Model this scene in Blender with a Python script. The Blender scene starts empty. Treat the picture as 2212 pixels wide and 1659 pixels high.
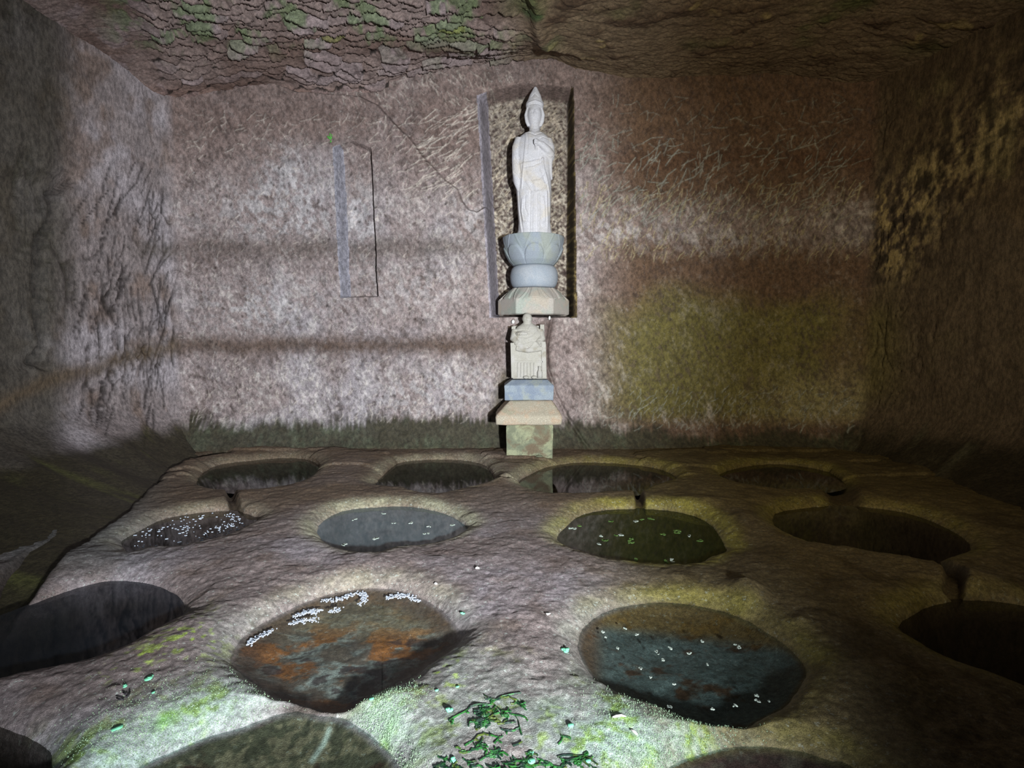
import bpy, bmesh, math, random
import numpy as np
from mathutils import Vector
random.seed(7)
rng = np.random.default_rng(7)
scene = bpy.context.scene
C = bpy.context.collection

# ------------------------------------------------------------------ camera
F, CX, CY, HZ = 1200.0, 1106.0, 829.5, 740.0
PITCH = math.atan((CY - HZ) / F)
cam_d = bpy.data.cameras.new('camera')
cam_d.sensor_width = 36.0
cam_d.lens = F / 2212.0 * 36.0
cam_d.clip_start = 0.02
cam = bpy.data.objects.new('camera', cam_d)
cam.rotation_euler = (math.pi / 2 - PITCH, 0, 0)
C.objects.link(cam)
scene.camera = cam

# ------------------------------------------------------------------ light
w = bpy.data.worlds.new('world')
scene.world = w
w.use_nodes = True
bg = w.node_tree.nodes['Background']
bg.inputs[0].default_value = (0.72, 0.85, 1.0, 1)
bg.inputs[1].default_value = 0.02

def spot(name, loc, target, power, color, angle, blend, radius):
    d = bpy.data.lights.new(name, 'SPOT')
    d.energy = power; d.color = color
    d.spot_size = math.radians(angle); d.spot_blend = blend
    d.shadow_soft_size = radius
    o = bpy.data.objects.new(name, d)
    o.location = loc
    o.rotation_euler = (Vector(target) - Vector(loc)).to_track_quat('-Z', 'Y').to_euler()
    C.objects.link(o)
    return o
spot('daylight_spot', (0.78, -0.95, -0.10), (-1.15, 4.2, 0.36), 1850, (0.87, 0.94, 1.0), 68, 1.0, 0.07)
spot('warm_fill_spot', (1.0, -0.6, 0.35), (1.75, 4.4, 0.55), 330, (1.0, 0.88, 0.62), 68, 1.0, 0.25)
spot('threshold_spot', (0.10, -0.75, 0.75), (-0.85, 1.25, -0.92), 46, (0.62, 0.80, 1.0), 84, 1.0, 0.10)

vs = scene.view_settings
vs.view_transform = 'Standard'; vs.look = 'None'; vs.exposure = 0.0; vs.gamma = 1.0
vs.use_curve_mapping = False

# ------------------------------------------------------------------ projection helpers
cp, sp = math.cos(PITCH), math.sin(PITCH)
def project(P):
    """world points (N,3) -> pixel of the photograph"""
    x, y, z = P[:, 0], P[:, 1], P[:, 2]
    d = y * cp - z * sp
    u = y * sp + z * cp
    d = np.where(d < 0.05, 0.05, d)
    return CX + F * x / d, CY - F * u / d
def ray(px, py):
    a, b = (px - CX) / F, (CY - py) / F
    return np.array([a, cp + b * sp, -sp + b * cp])
def on_y(px, py, Y):
    r = ray(px, py); return r * (Y / r[1])
def on_z(px, py, Z):
    r = ray(px, py); return r * (Z / r[2])
WATER = -0.92
FLOOR = -0.87

# ------------------------------------------------------------------ noise
def _hash(ix, iy, iz, seed):
    h = (ix * 374761393 + iy * 668265263 + iz * 2147483647 + seed * 974711) & 0xffffffff
    h = ((h ^ (h >> 13)) * 1274126177) & 0xffffffff
    h = (h ^ (h >> 16)) * 2246822519 & 0xffffffff
    return ((h >> 8) & 0xffff) / 65535.0
def vnoise(x, y, z, seed=0):
    x, y, z = np.broadcast_arrays(np.asarray(x, float), np.asarray(y, float), np.asarray(z, float))
    fx, fy, fz = np.floor(x), np.floor(y), np.floor(z)
    ix, iy, iz = fx.astype(np.int64), fy.astype(np.int64), fz.astype(np.int64)
    tx, ty, tz = x - fx, y - fy, z - fz
    tx = tx * tx * (3 - 2 * tx); ty = ty * ty * (3 - 2 * ty); tz = tz * tz * (3 - 2 * tz)
    r = 0
    for a in (0, 1):
        wa = tx if a else 1 - tx
        for b in (0, 1):
            wb = ty if b else 1 - ty
            for c in (0, 1):
                wc = tz if c else 1 - tz
                r = r + wa * wb * wc * _hash(ix + a, iy + b, iz + c, seed)
    return r * 2 - 1
def fbm(x, y, z, octv=4, seed=0, gain=0.5):
    r, a, s, n = 0, 1.0, 1.0, 0.0
    for i in range(octv):
        r = r + a * vnoise(x * s + 3.7 * i, y * s - 1.3 * i, z * s + 5.1 * i, seed + i)
        n += a; a *= gain; s *= 2.03
    return r / n
def sstep(a, b, x):
    t = np.clip((x - a) / (b - a), 0, 1)
    return t * t * (3 - 2 * t)
def lin(r, g, b):
    f = lambda c: (c / 255 / 12.92) if c / 255 <= 0.04045 else ((c / 255 + 0.055) / 1.055) ** 2.4
    return np.array([f(r), f(g), f(b)])
def mixc(A, B, t):
    t = np.clip(t, 0, 1)[:, None]
    return A * (1 - t) + B * t
def blob(u, v, cx, cy, rx, ry, ang=0.0):
    a = math.radians(ang)
    dx, dy = u - cx, v - cy
    p = (dx * math.cos(a) + dy * math.sin(a)) / rx
    q = (-dx * math.sin(a) + dy * math.cos(a)) / ry
    return np.exp(-(p * p + q * q))
def seg_dist(X, Y, pts):
    d = np.full(X.shape, 1e9)
    for (x0, y0), (x1, y1) in zip(pts[:-1], pts[1:]):
        ex, ey = x1 - x0, y1 - y0
        L = ex * ex + ey * ey + 1e-12
        t = np.clip(((X - x0) * ex + (Y - y0) * ey) / L, 0, 1)
        d = np.minimum(d, np.hypot(X - x0 - t * ex, Y - y0 - t * ey))
    return d
def poly_sdf(X, Y, pts):
    """signed distance, negative inside"""
    pts = list(pts)
    d = seg_dist(X, Y, pts + [pts[0]])
    ins = np.zeros(X.shape, bool)
    for (x0, y0), (x1, y1) in zip(pts, pts[1:] + [pts[0]]):
        if y0 == y1: continue
        c = ((y0 > Y) != (y1 > Y)) & (X < (x1 - x0) * (Y - y0) / (y1 - y0) + x0)
        ins ^= c
    return np.where(ins, -d, d)

# ------------------------------------------------------------------ object helpers
def tag(o, label=None, cat=None, group=None, kind=None):
    if label: o['label'] = label
    if cat: o['category'] = cat
    if group: o['group'] = group
    if kind: o['kind'] = kind
    return o
def empty(name, loc=(0, 0, 0)):
    o = bpy.data.objects.new(name, None); o.location = loc
    o.empty_display_size = 0.05
    C.objects.link(o); return o
def link(name, me, mat, parent=None, smooth=True):
    o = bpy.data.objects.new(name, me)
    C.objects.link(o)
    if mat: me.materials.append(mat)
    if smooth: me.polygons.foreach_set('use_smooth', np.ones(len(me.polygons), bool))
    if parent:
        o.parent = parent
        o.location = -Vector(parent.location)      # meshes are written in world coordinates
    return o
def recenter(o):
    """move the origin of a world-space mesh to the centre of its base"""
    n = len(o.data.vertices); co = np.empty(n * 3); o.data.vertices.foreach_get('co', co)
    co = co.reshape(-1, 3); c = (co.min(0) + co.max(0)) / 2; c[2] = co[:, 2].min()
    o.data.vertices.foreach_set('co', (co - c).ravel()); o.location = c; o.data.update()
    return o
def grid_mesh(name, V, nu, nv, col=None, flip=False, wet=None):
    """V is (nu*nv,3), index = i*nv+j"""
    i, j = np.meshgrid(np.arange(nu - 1), np.arange(nv - 1), indexing='ij')
    a = (i * nv + j).ravel()
    q = np.stack([a, a + nv, a + nv + 1, a + 1], 1)
    if flip: q = q[:, ::-1]
    me = bpy.data.meshes.new(name)
    me.vertices.add(len(V)); me.vertices.foreach_set('co', V.astype(np.float32).ravel())
    me.loops.add(q.size); me.loops.foreach_set('vertex_index', q.astype(np.int32).ravel())
    me.polygons.add(len(q))
    me.polygons.foreach_set('loop_start', np.arange(0, q.size, 4, dtype=np.int32))
    me.polygons.foreach_set('loop_total', np.full(len(q), 4, np.int32))
    me.update(calc_edges=True)
    if col is not None:
        at = me.attributes.new('tint', 'FLOAT_COLOR', 'POINT')
        c4 = np.ones((len(V), 4), np.float32); c4[:, :3] = np.clip(col, 0, 1)
        at.data.foreach_set('color', c4.ravel())
    if wet is not None:
        at = me.attributes.new('wet', 'FLOAT', 'POINT')
        at.data.foreach_set('value', np.clip(wet, 0, 1).astype(np.float32))
    return me

class NT:
    def __init__(s, name):
        s.m = bpy.data.materials.new(name); s.m.use_nodes = True
        s.t = s.m.node_tree; s.n = s.t.nodes; s.n.clear()
        s.out = s.n.new('ShaderNodeOutputMaterial')
    def new(s, typ, **kw):
        nd = s.n.new('ShaderNode' + typ)
        for k, v in kw.items():
            if k in nd.inputs: nd.inputs[k].default_value = v
            else: setattr(nd, k, v)
        return nd
    def link(s, a, b): s.t.links.new(a, b)
    def coords(s, scale=(1, 1, 1), rot=(0, 0, 0)):
        g = s.new('NewGeometry'); mp = s.new('Mapping')
        mp.inputs['Scale'].default_value = scale; mp.inputs['Rotation'].default_value = rot
        s.link(g.outputs['Position'], mp.inputs[0]); return mp.outputs[0]
    def noise(s, vec, scale, detail=4, rough=0.55, dist=0.0):
        nd = s.new('TexNoise'); nd.inputs['Scale'].default_value = scale
        nd.inputs['Detail'].default_value = detail; nd.inputs['Roughness'].default_value = rough
        nd.inputs['Distortion'].default_value = dist
        s.link(vec, nd.inputs['Vector']); return nd.outputs['Fac']
    def math(s, op, a, b=None, c=None):
        nd = s.new('Math', operation=op)
        for k, v in enumerate((a, b, c)):
            if v is None: continue
            if isinstance(v, (int, float)): nd.inputs[k].default_value = v
            else: s.link(v, nd.inputs[k])
        return nd.outputs[0]
    def ramp(s, fac, lo, hi, a=0.0, b=1.0):
        nd = s.new('MapRange'); nd.interpolation_type = 'SMOOTHSTEP'
        nd.inputs['From Min'].default_value = lo; nd.inputs['From Max'].default_value = hi
        nd.inputs['To Min'].default_value = a; nd.inputs['To Max'].default_value = b
        s.link(fac, nd.inputs['Value']); return nd.outputs[0]
    def mix(s, fac, a, b, mode='MIX'):
        nd = s.new('Mix', data_type='RGBA', blend_type=mode)
        for sock, v in ((nd.inputs[0], fac), (nd.inputs[6], a), (nd.inputs[7], b)):
            if isinstance(v, (int, float)): sock.default_value = v
            elif isinstance(v, (tuple, list, np.ndarray)): sock.default_value = (*[float(q) for q in v[:3]], 1)
            else: s.link(v, sock)
        return nd.outputs[2]
    def bump(s, h, strength, dist, normal=None):
        nd = s.new('Bump'); nd.inputs['Strength'].default_value = strength; nd.inputs['Distance'].default_value = dist
        s.link(h, nd.inputs['Height'])
        if normal is not None: s.link(normal, nd.inputs['Normal'])
        return nd.outputs[0]

def rock_material(name, vec_scale=(1, 1, 1), rot=(0, 0, 0), pale=(0.5, 0.47, 0.44), speck=0.5, big=0.5,
                  grain=220.0, grain_bump=0.6, b_dist=0.004, mid=40.0):
    s = NT(name)
    vec = s.coords(vec_scale, rot); iso = s.coords()
    at = s.new('Attribute', attribute_name='tint'); wt = s.new('Attribute', attribute_name='wet')
    n1 = s.noise(vec, mid, 6, 0.62, 0.1); n2 = s.noise(iso, grain, 3, 0.6); n3 = s.noise(vec, 11, 5, 0.6)
    v1 = s.ramp(n1, 0.30, 0.70, 0.62, 1.38); v2 = s.ramp(n2, 0.25, 0.75, 0.70, 1.30); v3 = s.ramp(n3, 0.3, 0.7, 0.85, 1.15)
    f = s.math('MULTIPLY', s.math('MULTIPLY', v1, v2), v3)
    sc = s.new('VectorMath', operation='SCALE'); s.link(at.outputs['Color'], sc.inputs[0]); s.link(f, sc.inputs['Scale'])
    # small pale efflorescence specks, brighter where the rock itself is pale
    n4 = s.noise(vec, 75, 4, 0.65, 0.0)
    lum = s.new('RGBToBW'); s.link(at.outputs['Color'], lum.inputs[0])
    sp_ = s.math('MULTIPLY', s.ramp(n4, 0.58, 0.70), s.math('MULTIPLY', s.ramp(lum.outputs[0], 0.03, 0.30, 0.05, 1.0), speck))
    col = s.mix(sp_, sc.outputs[0], pale)
    b = s.new('BsdfPrincipled')
    s.link(col, b.inputs['Base Color'])
    s.link(s.math('MULTIPLY_ADD', wt.outputs['Fac'], -0.55, 0.88), b.inputs['Roughness'])
    b.inputs['Specular IOR Level'].default_value = 0.35
    nb = s.bump(n3, big, 0.012)
    nb = s.bump(n1, 0.7, b_dist, nb)
    nb = s.bump(n2, grain_bump, 0.0022, nb)
    s.link(nb, b.inputs['Normal']); s.link(b.outputs[0], s.out.inputs[0])
    return s.m
M_BACK = rock_material('chiselled_tuff', (1, 1, 0.75), (0, math.radians(25), 0), speck=0.75)
M_SIDE = rock_material('fissured_tuff', (1.3, 1.3, 0.6), speck=0.35, b_dist=0.007)
M_CEIL = rock_material('scaly_tuff', (1.0, 1.6, 1.0), speck=0.35, b_dist=0.004)
M_FLOOR = rock_material('wet_algal_rock', pale=(0.62, 0.68, 0.60), speck=0.7, grain=330, grain_bump=1.0, mid=70, big=0.18, b_dist=0.0022)

def stone_material(name, base, alt, alt2=None, scale=9, grain=260, rough=0.8, amt=(0.45, 0.65), bump=0.35, speck=None):
    s = NT(name); vec = s.coords()
    n1 = s.noise(vec, scale, 6, 0.62, 0.4); n2 = s.noise(vec, grain, 3, 0.6)
    col = s.mix(s.ramp(n1, *amt), base, alt)
    if alt2 is not None:
        n3 = s.noise(vec, scale * 0.55, 5, 0.6, 0.8); col = s.mix(s.ramp(n3, 0.52, 0.64), col, alt2)
    g = s.ramp(n2, 0.25, 0.75, 0.8, 1.2)
    sc = s.new('VectorMath', operation='SCALE'); s.link(col, sc.inputs[0]); s.link(g, sc.inputs['Scale'])
    c2 = sc.outputs[0]
    if speck is not None:
        n5 = s.noise(vec, 120, 3, 0.6); c2 = s.mix(s.ramp(n5, 0.58, 0.66, 0, 0.8), c2, speck)
    b = s.new('BsdfPrincipled'); s.link(c2, b.inputs['Base Color']); b.inputs['Roughness'].default_value = rough
    b.inputs['Specular IOR Level'].default_value = 0.3
    nb = s.bump(n1, 0.25, 0.004); nb = s.bump(n2, bump, 0.0015, nb)
    s.link(nb, b.inputs['Normal']); s.link(b.outputs[0], s.out.inputs[0])
    return s.m
def plain(name, c, rough=0.6, var=0.25, scale=90):
    s = NT(name); n1 = s.noise(s.coords(), scale, 3)
    col = s.mix(s.ramp(n1, 0.3, 0.7, 0, 1), tuple(np.array(c) * (1 - var)), tuple(np.minimum(np.array(c) * (1 + var), 1)))
    b = s.new('BsdfPrincipled'); s.link(col, b.inputs['Base Color']); b.inputs['Roughness'].default_value = rough
    s.link(b.outputs[0], s.out.inputs[0]); return s.m
def water_material(name, tint, murk=None, amt=0.0):
    s = NT(name)
    n = s.noise(s.coords(), 3.0, 2)
    nb = s.bump(n, 0.12, 0.002); lw = s.new('LayerWeight', Blend=0.5); s.link(nb, lw.inputs['Normal'])
    fr = s.math('MULTIPLY_ADD', s.math('POWER', lw.outputs['Facing'], 5.0), 0.98, 0.02)
    tr = s.new('BsdfTransparent'); tr.inputs[0].default_value = (*tint, 1)
    gl = s.new('BsdfGlossy'); gl.inputs['Roughness'].default_value = 0.03; s.link(nb, gl.inputs['Normal'])
    under = tr.outputs[0]
    if murk is not None:            # suspended silt scatters part of the light
        df = s.new('BsdfDiffuse'); df.inputs[0].default_value = (*[float(q) for q in murk], 1)
        m0 = s.new('MixShader'); s.link(s.ramp(s.noise(s.coords((1, 1, 1)), 5, 4), 0.3, 0.7, amt * 0.8, amt * 1.15), m0.inputs[0])
        s.link(tr.outputs[0], m0.inputs[1]); s.link(df.outputs[0], m0.inputs[2]); under = m0.outputs[0]
    mx = s.new('MixShader')
    s.link(fr, mx.inputs[0]); s.link(under, mx.inputs[1]); s.link(gl.outputs[0], mx.inputs[2])
    s.link(mx.outputs[0], s.out.inputs[0]); return s.m

# ------------------------------------------------------------------ wall shell (left, back, right share edge vertices)
YB = 4.64
path = [(-3.35, -0.6), (-3.34, 0.8), (-3.28, 2.0), (-3.14, 3.2), (-3.0, 4.0), (-2.86, 4.40), (-2.79, 4.56), (-2.66, YB),
        (-2.3, YB), (0, YB), (2.4, YB), (2.76, YB - 0.02), (2.90, 4.50), (3.0, 4.2), (3.16, 3.4), (3.28, 2.4), (3.34, 1.2), (3.36, -0.6)]
pp = np.array(path, float)
s_ = np.concatenate([[0], np.cumsum(np.hypot(*np.diff(pp, axis=0).T))])
fine = np.linspace(0, s_[-1], 6000)
fxv, fyv = np.interp(fine, s_, pp[:, 0]), np.interp(fine, s_, pp[:, 1])
kern = np.hanning(91); kern /= kern.sum()
def smooth1(a):
    p = np.pad(a, 45, mode='edge'); return np.convolve(p, kern, mode='valid')
fxv, fyv = smooth1(fxv), smooth1(fyv)
sL, sR = s_[6] + 0.09, s_[11] + 0.12
def samples(a, b, dens_a, dens_b):
    out = [a]
    while out[-1] < b:
        t = (out[-1] - a) / (b - a); out.append(out[-1] + dens_a * (1 - t) + dens_b * t)
    out = np.array(out); return a + (out - a) * (b - a) / (out[-1] - a)
def wall_block(ss, zs):
    nu, nv = len(ss), len(zs)
    x, y = np.interp(ss, fine, fxv), np.interp(ss, fine, fyv)
    tx, ty = np.interp(ss, fine, np.gradient(fxv, fine)), np.interp(ss, fine, np.gradient(fyv, fine))
    L = np.hypot(tx, ty); nx, ny = ty / L, -tx / L     # inward normal
    P = np.empty((nu, nv, 3))
    P[..., 0] = x[:, None]; P[..., 1] = y[:, None]; P[..., 2] = zs[None]
    N = np.zeros((nu, nv, 3)); N[..., 0] = nx[:, None]; N[..., 1] = ny[:, None]
    return P.reshape(-1, 3), N.reshape(-1, 3), nu, nv

YF = [-0.6, 2.0, 2.6, 3.7, 4.3, 4.64]
def shell_common(P, side):
    x, y, z = P.T
    d = 0.045 * fbm(x * 0.9, y * 0.9, z * 0.9, 3, 11) + 0.012 * fbm(x * 6, y * 6, z * 5, 4, 21)
    d += 0.0045 * fbm(x * 28 + z * 9, y * 28, z * 22, 3, 31)
    # rounded foot where wall turns into the floor
    FL = np.interp(y, YF, [0.9, 1.0, 1.08, 0.72, 0.44, 0.32])
    FR = np.interp(y, YF, [0.9, 0.9, 0.7, 0.38, 0.24, 0.18])
    wl = sstep(-1.7, -2.8, x); wr = sstep(1.9, 2.85, x)
    Fo = 0.10 * (1 - wl - wr) + FL * wl + FR * wr
    zs0 = -0.62 * (1 - wl - wr) - 0.36 * wl - 0.42 * wr
    g = np.clip((zs0 - z) / (zs0 + 0.87), 0, 1.3)
    d += Fo * g ** 2.1 * (1 + 0.25 * fbm(x * 3, y * 3, z * 3, 3, 41))
    return d

# feature outlines on the back wall, as traced
def wall_xy(pts, Y=YB):
    return [(on_y(a, b, Y)[0], on_y(a, b, Y)[2]) for a, b in pts]
BIG = wall_xy([(1029, 200), (1078, 181), (1130, 172), (1180, 176), (1215, 182), (1240, 186), (1243, 420), (1247, 686), (1058, 686), (1042, 420)])
SMALL = wall_xy([(718, 318), (757, 301), (801, 318), (808, 470), (817, 641), (735, 643), (725, 480)])
RIDGE = wall_xy([(500, 150), (640, 200), (780, 212), (815, 228), (845, 262), (880, 296), (920, 346), (960, 390), (985, 408), (995, 432),
                 (1010, 452), (1030, 459), (1050, 448), (1300, 448), (1300, 0), (500, 0)])
RLINE = RIDGE[:13]
zs = np.arange(-0.98, 2.42, 0.0066)
ssb = np.arange(sL, sR, 0.0066); ssb = np.linspace(sL, sR, len(ssb))
P, N, nu, nv = wall_block(ssb, zs)
x, y, z = P.T
u, v = project(P)
d = shell_common(P, 0)
rec_big = np.zeros(len(P)); pale_s = np.zeros(len(P))
sd = poly_sdf(x, z, BIG) + 0.004 * fbm(x * 9, 0, z * 9, 3, 5)
xl = np.interp(z, [0.2, 2.1], [BIG[8][0], BIG[0][0]]); xr = BIG[6][0]
ramp_l = sstep(0.0, 0.085, x - xl + 0.0) ; ramp_r = sstep(0.0, 0.045, xr - x)
tz = np.maximum(sstep(0.0, 0.03, -sd), 0)
rec_big = tz * ramp_l * ramp_r
rec_big = np.where(sd < 0, rec_big, 0)
d -= 0.30 * rec_big
sm = poly_sdf(x, z, SMALL) + 0.004 * fbm(x * 12, 0, z * 12, 3, 6)
xl2 = np.interp(z, [0.37, 1.6], [SMALL[5][0], SMALL[0][0]])
rec_s = sstep(0, 0.016, -sm) * sstep(0.0, 0.06, x - xl2)
d -= 0.10 * np.where(sm < 0, rec_s, 0)
rd = poly_sdf(x, z, RIDGE) + 0.010 * fbm(x * 8, 0, z * 8, 3, 8)
rmask = sstep(0.0, 0.022, -rd)
lowfade = sstep(0.9, 1.5, z)
d -= (0.045 + 0.025 * (1 - lowfade)) * rmask * sstep(0.62, 0.02, x) * (1 - rec_big)
d += 0.012 * np.exp(-(rd / 0.03) ** 2) * sstep(0.1, -0.1, x) * (rd > 0)
# shallow horizontal swells left by the carving courses
d += 0.022 * np.exp(-((v - 585) / 38) ** 2) * sstep(1040, 900, u) * sstep(330, 450, u)
d += 0.026 * np.exp(-((v - 790) / 40) ** 2) * sstep(1080, 960, u)
# fissure behind the small statue
fis = wall_xy([(1192, 686), (1186, 720), (1180, 760), (1184, 800), (1192, 820), (1200, 850), (1225, 900), (1275, 975)])
fd = seg_dist(x, z, fis) + 0.006 * fbm(x * 20, 0, z * 20, 2, 9)
d -= 0.03 * np.exp(-(fd / 0.014) ** 2)
col = np.tile(lin(140, 125, 122), (len(P), 1))
nA = fbm(x * 2.2, y, z * 2.2, 4, 51); nB = fbm(x * 9, y * 9, z * 7, 4, 61); nC = fbm(x * 40 + z * 14, y * 40, z * 26, 3, 71)
nR = fbm((x + z) * 14, y * 14, (z - x) * 34, 3, 77)
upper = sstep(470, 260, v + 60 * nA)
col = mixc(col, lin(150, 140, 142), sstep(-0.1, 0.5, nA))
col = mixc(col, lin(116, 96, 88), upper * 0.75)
rightm = sstep(1230, 1400, u)
brown_r = rightm * (1 - 0.55 * sstep(400, 480, v) * sstep(560, 500, v + 40 * nB))
col = mixc(col, lin(96, 72, 52), brown_r * 0.92)
olive = rightm * sstep(600, 690, v + 50 * nA) * sstep(930, 880, v) * sstep(1900, 1780, u + 60 * nA)
col = mixc(col, lin(104, 98, 48), olive * 0.85 * sstep(-0.6, 0.3, nA + 0.4))
col = mixc(col, lin(150, 140, 100), rightm * sstep(1540, 1760, u) * sstep(760, 860, v) * sstep(930, 890, v) * 0.55)
# pale efflorescence mottling
pm = sstep(0.05, 0.55, nB * 0.6 + nC * 0.7 + 0.25 * nA)
zone = 0.55 + 0.45 * sstep(350, 520, v) - 0.35 * upper
zone = zone * (1 - rightm * (1 - sstep(400, 460, v) * sstep(560, 505, v + 40 * nB)) * 0.75)
zone = np.maximum(zone, rightm * sstep(850, 885, v) * sstep(930, 905, v) * 0.8)
col = mixc(col, lin(196, 186, 180), pm * np.clip(zone, 0, 1) * 0.62)
dkm = sstep(0.12, 0.5, -nC * 0.8 - nB * 0.5 + 0.05)
col = mixc(col, lin(80, 66, 60), dkm * 0.6)
big = (blob(u, v, 600, 470, 190, 70) + blob(u, v, 620, 400, 60, 90) + blob(u, v, 940, 845, 170, 55, -8) + blob(u, v, 560, 660, 160, 60) + blob(u, v, 1000, 470, 60, 90)
       + blob(u, v, 900, 620, 120, 50) * 0.7 + blob(u, v, 1320, 500, 120, 35) + blob(u, v, 1600, 520, 150, 30) * 0.8 + blob(u, v, 770, 480, 36, 90))
nE = fbm(x * 26 + z * 8, 0, z * 22, 4, 91, 0.62)
col = mixc(col, lin(178, 172, 172), np.clip(big, 0, 1) * sstep(-0.15, 0.25, nE) * 0.62)
low = (blob(u, v, 640, 260, 330, 50) + blob(u, v, 950, 330, 90, 90, 40) + blob(u, v, 450, 560, 60, 60) + blob(u, v, 620, 540, 260, 30) + blob(u, v, 760, 745, 320, 24))
col = mixc(col, lin(92, 72, 64), np.clip(low, 0, 1) * sstep(-0.3, 0.2, nE + 0.5 * nB) * 0.5)
# brown horizontal bands with wavering edges
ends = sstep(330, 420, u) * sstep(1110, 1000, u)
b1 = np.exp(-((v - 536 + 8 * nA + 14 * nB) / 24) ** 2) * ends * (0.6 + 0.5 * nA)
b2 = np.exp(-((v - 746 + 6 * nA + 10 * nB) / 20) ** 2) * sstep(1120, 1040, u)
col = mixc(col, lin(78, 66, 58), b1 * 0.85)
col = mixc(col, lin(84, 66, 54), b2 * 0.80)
b3 = np.exp(-((v - 345 + 12 * nA + 14 * nB) / 22) ** 2) * sstep(1250, 1400, u)
col = mixc(col, lin(84, 56, 38), b3 * 0.5)
# recesses; lit left reveals and shaded right reveal are painted into the colour
nD = fbm(x * 60 + z * 34, 0, z * 44 - x * 20, 3, 81)
inb = (sd < 0.0)
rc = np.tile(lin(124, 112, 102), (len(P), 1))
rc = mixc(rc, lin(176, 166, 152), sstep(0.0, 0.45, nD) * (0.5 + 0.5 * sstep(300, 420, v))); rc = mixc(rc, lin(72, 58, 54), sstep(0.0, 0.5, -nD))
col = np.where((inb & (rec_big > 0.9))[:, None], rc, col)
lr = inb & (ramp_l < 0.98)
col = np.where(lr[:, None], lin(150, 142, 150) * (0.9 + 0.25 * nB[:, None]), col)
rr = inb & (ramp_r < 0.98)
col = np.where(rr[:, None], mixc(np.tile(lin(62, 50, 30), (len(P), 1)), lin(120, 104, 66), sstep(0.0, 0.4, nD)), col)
ls = (sm < 0) & (x - xl2 < 0.06)
col = np.where(ls[:, None], lin(142, 138, 146) * (0.9 + 0.2 * nB[:, None]), col)
# tide zone with algae at the foot
ty_ = 912 + 10 * nA + 26 * nB + 14 * fbm(x * 60, 0, z * 6, 2, 83) - 14 * sstep(1500, 1100, u) + 18 * sstep(1250, 1500, u)
tide = sstep(-8, 22, v - ty_)
tc = mixc(np.tile(lin(56, 52, 36), (len(P), 1)), lin(64, 68, 48), sstep(-0.2, 0.6, nB + 0.6 * nC))
tc = mixc(tc, lin(84, 60, 34), sstep(955, 985, v) * 0.6)
col = mixc(col, tc, tide * 0.95)
col = mixc(col, lin(70, 60, 30), np.exp(-(seg_dist(u, v, [(1092, 812), (1078, 860), (1070, 900)]) / 16) ** 2) * 0.75)  # shadow beside the stacked blocks, painted into the wall colour
col = mixc(col, lin(62, 44, 36), np.exp(-(seg_dist(u, v, [(1186, 700), (1180, 760), (1190, 820)]) / 12) ** 2) * 0.7)
# chisel strokes: little pale ridges
d_keep, c_keep = d.copy(), col.copy(); keep = rr | lr | ls
d2 = d.reshape(nu, nv); c2 = col.reshape(nu, nv, 3)
X2 = x.reshape(nu, nv); Z2 = z.reshape(nu, nv)
def stroke(cx, cz, L, ang, wd, h, pale, am):
    ex, ez = math.cos(ang) * L / 2, math.sin(ang) * L / 2
    R = L / 2 + 3 * wd
    i0 = np.searchsorted(X2[:, 0], cx - R); i1 = np.searchsorted(X2[:, 0], cx + R)
    j0 = np.searchsorted(Z2[0], cz - R); j1 = np.searchsorted(Z2[0], cz + R)
    if i1 - i0 < 2 or j1 - j0 < 2: return
    sx, sz = X2[i0:i1, j0:j1], Z2[i0:i1, j0:j1]
    bow = 0.12 * L * rng.uniform(-1, 1)
    mx, mz = cx - math.sin(ang) * bow, cz + math.cos(ang) * bow
    dd = seg_dist(sx, sz, [(cx - ex, cz - ez), (mx, mz), (cx + ex, cz + ez)])
    m = np.exp(-(dd / wd) ** 2)
    d2[i0:i1, j0:j1] += h * m
    a = np.clip(m * am, 0, 1)[..., None]
    c2[i0:i1, j0:j1] = c2[i0:i1, j0:j1] * (1 - a) + pale * a
PALE = lin(190, 178, 166); PALE_Y = lin(168, 156, 122); PALE_G = lin(150, 152, 142)
def strokes(n, box, ang0, ang_s, L0, L1, pal, wd=0.0042, h=0.005, am=0.75, gap=0.0):
    for _ in range(n):
        a, b = rng.uniform(box[0], box[2]), rng.uniform(box[1], box[3])
        p = on_y(a, b, YB)
        stroke(p[0], p[2], rng.uniform(L0, L1), math.radians(rng.normal(ang0, ang_s)), wd * rng.uniform(0.7, 1.3), h, pal, am * rng.uniform(0.4, 1))
strokes(120, (1250, 210, 1850, 330), 20, 50, 0.03, 0.12, PALE_G, am=0.5)
strokes(300, (1250, 300, 1850, 480), 48, 26, 0.04, 0.17, PALE_G)
strokes(420, (1250, 400, 1850, 560), 65, 20, 0.02, 0.10, PALE_Y)
strokes(260, (1255, 840, 1840, 925), 58, 24, 0.02, 0.08, PALE_G, am=0.6)
strokes(120, (860, 230, 1035, 420), 26, 10, 0.05, 0.18, PALE, am=0.8)
strokes(90, (400, 250, 860, 330), 20, 40, 0.03, 0.1, PALE, am=0.5)
strokes(500, (400, 330, 1040, 720), 60, 35, 0.02, 0.06, PALE, h=0.004, am=0.5)
strokes(500, (420, 770, 1080, 910), 60, 28, 0.02, 0.07, PALE, h=0.004, am=0.5)
strokes(150, (700, 150, 1120, 235), -50, 20, 0.03, 0.08, PALE, h=0.005, am=0.5)
strokes(300, (1060, 200, 1225, 520), 42, 12, 0.03, 0.10, lin(186, 172, 150), am=0.8, h=0.006)
strokes(60, (1045, 185, 1225, 250), 10, 8, 0.05, 0.12, lin(160, 146, 130), am=0.8, h=0.008)
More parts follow.
